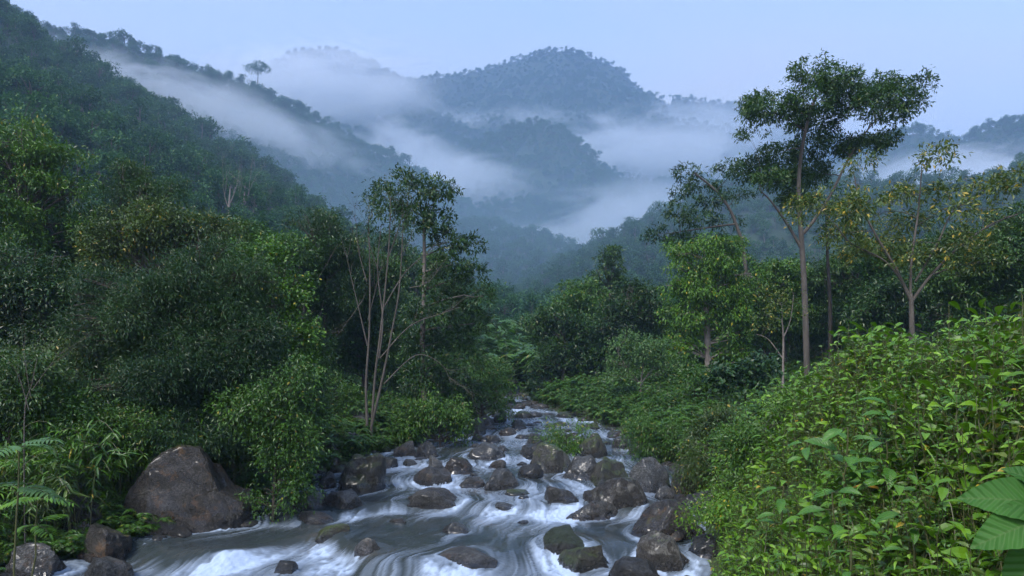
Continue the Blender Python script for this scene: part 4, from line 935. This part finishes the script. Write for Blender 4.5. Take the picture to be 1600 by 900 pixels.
# ------------------------------------------------------------------ low plants
def plant_proto(seed, kind, mat):
    rng = np.random.default_rng(seed); Vs = []; Fs = []; n0 = 0; W = Wood()
    def leaves(pos, dirs, sc, tm, ups=None):
        nonlocal n0
        pos = np.array(pos); dirs = np.array(dirs); sc = np.array(sc)
        up = rng.normal(0, .45, pos.shape)+np.array([0, 0, 1.]) if ups is None else ups
        V = place(tm[0], pos, frames(dirs, up), sc); Vs.append(V); Fs.append(rep_faces(tm[1], len(tm[0]), len(pos))+n0); n0 += len(V)
    if kind in ('herb', 'broad', 'small'):
        ns = {'herb': 6, 'broad': 4, 'small': 9}[kind]
        for s_ in range(ns):
            a = rng.uniform(0, 6.3); h = {'herb': rng.uniform(.25, .6), 'broad': rng.uniform(.35, .75), 'small': rng.uniform(.12, .32)}[kind]
            b0 = rng.normal(0, .08 if kind != 'small' else .14, 2); lean = rng.uniform(.15, .5)*h
            p = W.branch((b0[0], b0[1], -.1), (b0[0]+lean*math.cos(a), b0[1]+lean*math.sin(a), h), .006, .002, rng, .1, 7, 3)
            pos = []; dr = []; sc = []
            nl = {'herb': 11, 'broad': 9, 'small': 8}[kind]
            for j in range(nl):
                t = .3+.7*j/(nl-1); q = p[min(6, int(t*6))]+rng.normal(0, .008, 3); an = j*2.4+rng.uniform(-.3, .3)
                el = .35*t+rng.uniform(-.85, .3); pos.append(q); dr.append([math.cos(an)*math.cos(el), math.sin(an)*math.cos(el), math.sin(el)])
                sc.append({'herb': .10, 'broad': .17, 'small': .052}[kind]*rng.uniform(.55, 1.3)*(1.1-.35*t))
            leaves(pos, dr, sc, LEAFH if kind != 'herb' or rng.random() < .6 else LEAFHN)
    elif kind == 'grass':
        pos = []; dr = []; sc = []
        for j in range(46):
            a = rng.uniform(0, 6.3); el = rng.uniform(.5, 1.4); pos.append([rng.normal(0, .06), rng.normal(0, .06), -.05]); dr.append([math.cos(a)*math.cos(el), math.sin(a)*math.cos(el), math.sin(el)]); sc.append(rng.uniform(.2, .42))
        leaves(pos, dr, sc, leaf_hi(.03, .5, .01, 4))
        W.branch((0, 0, -.1), (0, 0, .05), .004, .002, rng, .1, 3, 3)
    elif kind == 'cane':      # arching cane with long hanging narrow leaves
        for s_ in range(4):
            a = rng.uniform(0, 6.3); h = rng.uniform(.9, 1.6); out = rng.uniform(.4, 1.1)
            t = np.linspace(0, 1, 12); b0 = rng.normal(0, .12, 2)
            p = np.stack([b0[0]+out*t**1.8*math.cos(a), b0[1]+out*t**1.8*math.sin(a), -.1+h*(np.sin(t*2.2)/.95)], 1)
            W.add(p, np.linspace(.008, .003, 12), 4)
            pos = []; dr = []; sc = []
            for j in range(24):
                q = p[int(rng.integers(4, 12))]+rng.normal(0, .02, 3); an = rng.uniform(0, 6.3); el = rng.uniform(-.9, .3)
                pos.append(q); dr.append([math.cos(an)*math.cos(el), math.sin(an)*math.cos(el), math.sin(el)]); sc.append(rng.uniform(.16, .3))
            leaves(pos, dr, sc, leaf_hi(.075, .35, .02, 4))
    elif kind == 'fern':
        for s_ in range(11):
            a = s_*.6+rng.uniform(-.2, .2); out = rng.uniform(.35, .6); h = rng.uniform(.25, .5); t = np.linspace(0, 1, 12)
            p = np.stack([out*t*math.cos(a), out*t*math.sin(a), h*np.sin(t*2.3)], 1); W.add(p, np.linspace(.005, .0015, 12), 3)
            tang = np.gradient(p, axis=0); pos = []; dr = []; sc = []
            for j in range(1, 12):
                for sd in (-1, 1):
                    for half in (0, .5):
                        q = p[j]-(tang[j])*half; side = np.cross(tang[j], [0, 0, 1.]); side /= np.linalg.norm(side)
                        pos.append(q); dr.append(side*sd+tang[j]/np.linalg.norm(tang[j])*.4+np.array([0, 0, -.1])); sc.append(.14*math.sin(math.pi*min(1, (j+1)/12.5))**.6+.02)
            leaves(pos, dr, sc, leaf_hi(.12, .2, .02, 2))
    V = np.concatenate(Vs); Fq = np.concatenate(Fs); Vw = np.concatenate(W.V); Fw = np.concatenate(W.F); Fw = np.concatenate([Fw[:, [0, 1, 2]], Fw[:, [0, 2, 3]]])
    return mesh_np("plant_form", np.concatenate([V, Vw]), np.concatenate([Fq, Fw+len(V)]), 3, [M[mat], M['stem']], False, midx=np.r_[np.zeros(len(Fq)), np.ones(len(Fw))])
m_, nt_, N_, L__, b_ = nmat("green_brown_stem"); b_.inputs['Base Color'].default_value = (.07, .075, .025, 1); M['stem'] = m_
def coll(name, items):
    c = bpy.data.collections.new(name)
    for me in items: c.objects.link(bpy.data.objects.new(me.name, me))
    return c
cR = coll("forms_right", [plant_proto(1, 'herb', 'leaf_bright'), plant_proto(2, 'small', 'leaf_bright'), plant_proto(3, 'small', 'leaf_bright'), plant_proto(4, 'herb', 'leaf_bright'), plant_proto(5, 'broad', 'leaf_bright'), plant_proto(12, 'small', 'leaf_lime'), plant_proto(13, 'herb', 'leaf_mid'), plant_proto(22, 'small', 'leaf_olive'), plant_proto(23, 'small', 'leaf_mid'), plant_proto(24, 'grass', 'leaf_bright'), plant_proto(26, 'herb', 'leaf_yel')])
cM = coll("forms_mixed", [plant_proto(6, 'herb', 'leaf_mid'), plant_proto(7, 'fern', 'leaf_mid'), plant_proto(8, 'grass', 'leaf_olive'), plant_proto(9, 'broad', 'leaf_mid'), plant_proto(14, 'small', 'leaf_dark')])
cL = coll("forms_left", [plant_proto(10, 'cane', 'leaf_fresh'), plant_proto(11, 'cane', 'leaf_mid'), plant_proto(15, 'grass', 'leaf_bright'), plant_proto(16, 'herb', 'leaf_bright'), plant_proto(17, 'cane', 'leaf_olive')])
cG = coll("forms_grass", [plant_proto(18, 'grass', 'leaf_bright'), plant_proto(19, 'grass', 'leaf_olive'), plant_proto(20, 'small', 'leaf_bright'), plant_proto(21, 'fern', 'leaf_mid')])
def cover(name, x0, x1, y0, y1, dens, cl, s0, s1, cond, seed, tilt=0):
    r = np.random.default_rng(seed); n = int((x1-x0)*(y1-y0)*dens)
    x = r.uniform(x0, x1, n); y = r.uniform(y0, y1, n); k = cond(x, y)
    # only what the frame or a step to the side could see
    k &= (np.abs(x) < .80*y+2.0); x = x[k]; y = y[k]
    k = r.random(len(x)) < np.clip(1.25*(y*0+1)*np.where(y > 14, 14/y, 1), 0, 1); x = x[k]; y = y[k]
    z = terrain_z(x, y); s = r.uniform(s0, s1, len(x))*np.where(y > 14, (y/14)**.35, 1)*(1+.5*fbm2(x*.9, y*.9, 2, seed))
    tl = None
    if tilt: tl = np.stack([r.normal(0, .15, len(x)), np.full(len(x), -tilt)+r.normal(0, .15, len(x))], 1)
    print(name, len(x))
    scatter(name, np.c_[x, y, z], s, r.uniform(0, 6.28, len(x)), cl, tilt=tl)
def clear_rocks(x, y):
    k = np.ones(len(x), bool)
    return k
cover("undergrowth", 1.5, 16, 2.2, 20, 85, cR, .7, 1.35, lambda x, y: (x > xr(y)+.35), 1)
cover("undergrowth", 2, 24, 17, 44, 40, cM, .65, 1.25, lambda x, y: (x > xr(y)+.3), 2)
cover("undergrowth", -22, -4, 17, 44, 34, cM, .65, 1.25, lambda x, y: (x < xl(y)-.3), 3)
cover("undergrowth", -14, 16, 44, 76, 3.0, cM, 2.2, 4.0, lambda x, y: (x > xr(y)+.2) | (x < xl(y)-.2) | (y > 52), 7)
cover("bamboo_grass", -16, -5, 7, 17.5, 30, cL, .55, 1.0, lambda x, y: (x < xl(y)-.6) & ~((x > -8.7) & (y < 16)) & (y > 12.6), 4)
cover("bank_grass", -13.5, -6.5, 9, 16, 30, cG, .45, .9, lambda x, y: (x < xl(y)+.1), 6)
cover("grass", -10, -3, 17, 30, 20, cG, .6, 1.1, lambda x, y: (x < xl(y)-.1) & (x > xl(y)-3.5), 5)

# --- single broad leaved plants of the foreground
def big_plant(label, u, v, Y, nl, Lf, mat, seed, w=.24, base=None, yellow=0, dirs=None, reach=.3, name="broad_leaf_plant", face=(0, -.35, 1.), t0=.45):
    rng = np.random.default_rng(seed); x, y, z = P(u, v, Y)
    bx, by = base if base else (x, y)
    bz = gz(bx, by)-.05; B = np.array([bx, by, bz]); top = np.array([x, y, z])-B
    root = obj(name, None, loc=B, label=label, cat="plant"); W = Wood(); p = W.branch((0, 0, 0), top, .016, .008, rng, .06, 10, 6)
    tm = leaf_hi(w, .28, .05, 17, .010)
    for j in range(nl):
        t = t0+(1-t0)*(j+1)/nl; q = p[min(9, int(t*9))]
        if dirs: d_ = np.array(dirs[j], float); L_ = Lf*(d_[3] if len(d_) > 3 else 1); d_ = d_[:3]
        else:
            an = j*2.4+rng.uniform(-.3, .3); el = rng.uniform(-.35, .45); d_ = np.array([math.cos(an)*math.cos(el), math.sin(an)*math.cos(el), math.sin(el)]); L_ = Lf*rng.uniform(.75, 1.2)
        d_ /= np.linalg.norm(d_); a = q+d_*reach*L_
        W.branch(q, a, .005, .003, rng, .05, 4, 4)
        V = place(tm[0], a[None], frames(d_[None], (rng.normal(0, .2, 3)+np.array(face))[None]), np.array([L_]))
        me = mesh_np("leaf", V, tm[1], 3, [M['leaf_yellowing'] if j < yellow else M[mat]], True)
        for nm, k in (("across", 0), ("along", 1)):
            at = me.attributes.new(nm, 'FLOAT', 'POINT'); at.data.foreach_set("value", (tm[0][:, k]/(w if k == 0 else 1)).astype(np.float32))
        obj("leaf", me, root, label="yellowing leaf" if j < yellow else None)
    obj("stem", W.mesh("stem", M['stem']), root); return root
M['leaf_broad'] = leaf_mat('broad_veined_leaves', [(.03, .10, .012), (.06, .17, .018), (.10, .24, .03), (.08, .2, .03), .99], rough=.4, nscale=6, vary=.3)
M['leaf_big'] = leaf_mat('dark_broad_veined_leaves', [(.022, .08, .012), (.036, .12, .018), (.05, .16, .022), (.04, .1, .015), .999], rough=.6, spec=.25, nscale=3, vary=.3)
M['leaf_yellowing'] = leaf_mat('yellowing_leaves', [(.25, .15, .02), (.40, .24, .03), (.5, .33, .04), (.3, .15, .02), .99], nscale=6)
# side veins on the biggest leaves: relief only
for k in ('leaf_big', 'leaf_broad'):
    nt = M[k].node_tree; N = nt.nodes; L = nt.links; b = N["Principled BSDF"]
    a1 = N.new("ShaderNodeAttribute"); a1.attribute_name = "across"; a2 = N.new("ShaderNodeAttribute"); a2.attribute_name = "along"
    ab = math_(nt, 'ABSOLUTE', a1.outputs['Fac'])
    rib = maprange(nt, ab, .02, .07, 1, 0)
    ph = math_(nt, 'SUBTRACT', math_(nt, 'MULTIPLY', a2.outputs['Fac'], 11.0), math_(nt, 'MULTIPLY', ab, 2.6))
    fr = math_(nt, 'ABSOLUTE', math_(nt, 'SUBTRACT', math_(nt, 'FRACT', ph), .5))
    vein = maprange(nt, fr, .0, .09, .75, 0)
    vv = math_(nt, 'MAXIMUM', rib, vein)
    old = b.inputs['Base Color'].links[0].from_socket
    c_ = mixc(nt, math_(nt, 'MULTIPLY', vv, .4), old, (.10, .17, .05)); L.new(c_, b.inputs['Base Color'])
    bp = N.new("ShaderNodeBump"); bp.inputs['Strength'].default_value = .55; bp.inputs['Distance'].default_value = .008
    L.new(maprange(nt, fr, 0, .5, 0, 1, True), bp.inputs['Height']); L.new(bp.outputs[0], b.inputs['Normal'])
big_plant("plant with huge dark veined leaves leaning in from the bottom right corner", 1640, 735, 2.7, 6, .36, 'leaf_big', 3, t0=.9, base=(2.9, 3.3), reach=.12, face=(0, -1.0, .75),
          dirs=[(-.95, .1, .16, 1.0), (-.95, -.1, -.22, 1.05), (-.70, -.1, -.75, 1.1), (-.75, .2, .65, .7), (.1, -.2, -1, .9), (.9, 0, -.3, .9)], w=.25)
BP = [("broad leaved plant drooping over the middle of the right slope with two yellow leaves", 1385, 690, 7.6, 13, .34, 2),
 ("pale topped broad leaved plant left of the one with two yellow leaves", 1325, 668, 8.2, 13, .32, 0),
 ("broad leaved plant high on the right slope above the drooping pair", 1400, 625, 8.4, 12, .32, 0),
 ("broad leaved plant near the right edge below the slope crest", 1530, 620, 7.5, 11, .32, 0),
 ("broad leaved plant at the right edge of the slope crest", 1580, 600, 7.8, 10, .32, 0),
 ("smaller broad leaved plant left end of the sunlit slope", 1262, 690, 10.5, 10, .28, 0),
 ("light green broad leaved plant with a pale tip above the stream's right edge", 1225, 760, 9.5, 10, .26, 1),
 ("broad leaved plant low on the slope with a brown blotched leaf", 1300, 770, 7.6, 11, .26, 1),
 ("narrow broad leaved plant low on the slope facing the huge dark leaves", 1420, 800, 6.0, 10, .22, 0),
 ("broad leaved plant in the bottom right hollow", 1330, 860, 6.0, 10, .2, 0)]
for i, (lb, u, v, Y, n, L_, yl) in enumerate(BP):
    big_plant(lb, u, v, Y, n, L_, 'leaf_broad', 30+i, yellow=yl, w=.2)
# left edge: pinnate plant
def pinnate(label, u, v, Y, nf, Lf, seed, mat='leaf_mid'):
    rng = np.random.default_rng(seed); x, y, z = P(u, v, Y); bz = gz(x, y)-.05; root = obj("pinnate_plant", None, loc=(x, y, bz), label=label, cat="plant"); W = Wood()
    p0 = W.branch((0, 0, 0), (0, 0, z-bz), .02, .01, rng, .05, 6, 6); tm = leaf_hi(.13, .25, .03, 5)
    for f in range(nf):
        a = f*2.4+rng.uniform(-.3, .3); el = rng.uniform(-.1, .6); t = np.linspace(0, 1, 10); d_ = np.array([math.cos(a)*math.cos(el), math.sin(a)*math.cos(el), math.sin(el)])
        p = p0[-1-(f % 2)]+d_[None]*t[:, None]*Lf; p[:, 2] -= .35*Lf*t*t; W.add(p, np.linspace(.006, .002, 10), 4)
        tg = np.gradient(p, axis=0); tg /= np.linalg.norm(tg, axis=1, keepdims=True); pos = []; dr = []; sc = []
        for j in range(2, 10):
            for sd in (-1, 1):
                side = np.cross(tg[j], [0, 0, 1.]); side /= np.linalg.norm(side); pos.append(p[j]); dr.append(side*sd+tg[j]*.55); sc.append(Lf*.42*math.sin(math.pi*(j+1.5)/12)**.7)
        pos.append(p[-1]); dr.append(tg[-1]); sc.append(Lf*.3)
        V = place(tm[0], np.array(pos), frames(np.array(dr), np.tile([[0, 0, 1.]], (len(pos), 1))+rng.normal(0, .15, (len(pos), 3))), np.array(sc))
        obj("frond", mesh_np("frond", V, rep_faces(tm[1], len(tm[0]), len(pos)), 3, [M[mat]], True), root)
    obj("stem", W.mesh("stem", M['stem']), root)
pinnate("plant with wide blue green feathered fronds at the left edge of the frame", 30, 700, 10.0, 7, .62, 4, 'leaf_lime')
pinnate("small feather leaved plant among the canes left of the pale speckled boulder", 60, 780, 11.0, 6, .5, 5, 'leaf_bright')

# trees one can point at on the misty slopes
tree("lone umbrella shaped tree standing clear on the misty left ridge", 402, 410, [(393, 107, 10, 5), (405, 102, 12, 6), (414, 108, 9, 5), (400, 110, 9, 4)], trunk=[(403, 122), (403, 112)], r0=.35, L=.6, cover=2.4, leaf='leaf_far', bark='bark_dark', name="lone_tree", spread=1.0)
def slope_Y(u, v, lo=90, hi=300):
    Y = np.linspace(lo, hi, 400); vv = HV-terrain_z((u-800)/F*Y, Y)*F/Y
    k = np.where(vv <= v)[0]; return float(Y[k[0]]) if len(k) else None
for u, v, h, lb in [(358, 352, 60, "left of two pale slender dead trees on the misty left slope"), (381, 356, 66, "right of two pale slender dead trees on the misty left slope")]:
    Y = slope_Y(u, v)
    if Y: tree(lb, u, Y, [(u-5, v-h, 6, 4), (u+5, v-h-5, 6, 4)], trunk=[(u, v-h*.5), (u+2, v-h)], r0=.24, L=.5, cover=1., leaf='leaf_far', bark='bark_pale', name="dead_tree",
         bare=[(.10, (u, v-h*.5), (u+7, v-h*.8), (u+9, v-h)), (.08, (u, v-h*.4), (u-6, v-h*.7), (u-8, v-h*.9))], nb=3)
HAZE = 0.0005
MISTS = [
 # u, v, Y, ru, rv, depth, density
 (330, 175, 340, 520, 80, 35, .050, dict(roll=20, nscale=.014)),
 (800, 430, 240, 1500, 420, 180, .0028, dict(lo=.1, hi=.45, col=(.55, .80, 1.0))),
 (690, 290, 500, 300, 130, 55, .042, dict(roll=24)),
 (500, 130, 640, 330, 110, 90, .032),
 (1130, 195, 900, 330, 60, 90, .020),
 (980, 350, 370, 320, 105, 32, .052, dict(roll=-8)),
 (1040, 245, 680, 420, 105, 60, .036),
 (780, 200, 830, 420, 45, 80, .016),
 (1500, 280, 430, 360, 85, 70, .036),
]
# ------------------------------------------------------------------ the air: haze and mist banks
def box(name, lo, hi):
    x0, y0, z0 = lo; x1, y1, z1 = hi
    V = np.array([(x, y, z) for z in (z0, z1) for y in (y0, y1) for x in (x0, x1)], float)
    Fq = np.array([[0, 2, 3, 1], [4, 5, 7, 6], [0, 1, 5, 4], [2, 6, 7, 3], [0, 4, 6, 2], [1, 3, 7, 5]])
    return mesh_np(name, V, Fq, 4)
hz = box("haze", (-4200, -40, -60), (4200, 3100, 640))
m = bpy.data.materials.new("haze_air"); m.use_nodes = True; N = m.node_tree.nodes; N.remove(N["Principled BSDF"])
v = N.new("ShaderNodeVolumePrincipled"); v.inputs['Color'].default_value = (.42, .64, 1.0, 1); v.inputs['Density'].default_value = HAZE
v.inputs['Anisotropy'].default_value = .0
m.node_tree.links.new(v.outputs[0], N["Material Output"].inputs['Volume']); hz.materials.append(m)
obj("haze", hz, kind="stuff")

def mist_mat(dens, nscale, seed, lo=.43, hi=.62, squash=2.6, col=(.93, .96, 1.0)):
    m = bpy.data.materials.new("mist"); m.use_nodes = True; nt = m.node_tree; N = nt.nodes; L = nt.links; N.remove(N["Principled BSDF"])
    v = N.new("ShaderNodeVolumePrincipled"); v.inputs['Color'].default_value = (*col, 1); v.inputs['Anisotropy'].default_value = .1
    tc = N.new("ShaderNodeTexCoord"); g = N.new("ShaderNodeNewGeometry")
    ln = N.new("ShaderNodeVectorMath"); ln.operation = 'LENGTH'; L.new(tc.outputs['Object'], ln.inputs[0])
    fall = maprange(nt, ln.outputs['Value'], .1, .97, 1, 0, True)
    mp = N.new("ShaderNodeMapping"); mp.inputs['Location'].default_value = (seed*3.7, seed*1.3, seed*7.1); mp.inputs['Scale'].default_value = (1, 1, squash)
    L.new(g.outputs['Position'], mp.inputs[0])
    nz = noise(nt, mp.outputs[0], nscale, 5, .62, 1.6)
    # wisps: noise threshold moves with the fall-off so that the edge frays
    t = math_(nt, 'ADD', nz, math_(nt, 'MULTIPLY', math_(nt, 'SUBTRACT', fall, .5), .36))
    d = maprange(nt, t, lo, hi, 0, 1, True)
    d = math_(nt, 'MULTIPLY', math_(nt, 'MULTIPLY', d, fall), dens)
    L.new(d, v.inputs['Density']); L.new(v.outputs[0], N["Material Output"].inputs['Volume'])
    return m
bm = bmesh.new(); bmesh.ops.create_icosphere(bm, subdivisions=3, radius=1.0)
MV = np.array([q.co[:] for q in bm.verts]); MF = np.array([[q.index for q in f.verts] for f in bm.faces]); bm.free()
def mist(u, v, Y, ru, rv, depth, dens, nscale=.012, roll=0, seed=0, **kw):
    """bank centred at pixel (u,v) at distance Y; ru, rv half sizes in px, depth in m"""
    x, y, z = P(u, v, Y); s = Y/F
    me = mesh_np("mist", MV, MF, 3, [mist_mat(dens, nscale, seed, **kw)])
    o = obj("mist", me, kind="stuff"); o.location = (x, y, z); o.scale = (ru*s, depth, rv*s); o.rotation_euler = (0, math.radians(roll), 0)
    return o
for i, a in enumerate(MISTS): mist(*a[:7], **{**dict(seed=i+1), **(a[7] if len(a) > 7 else {})})
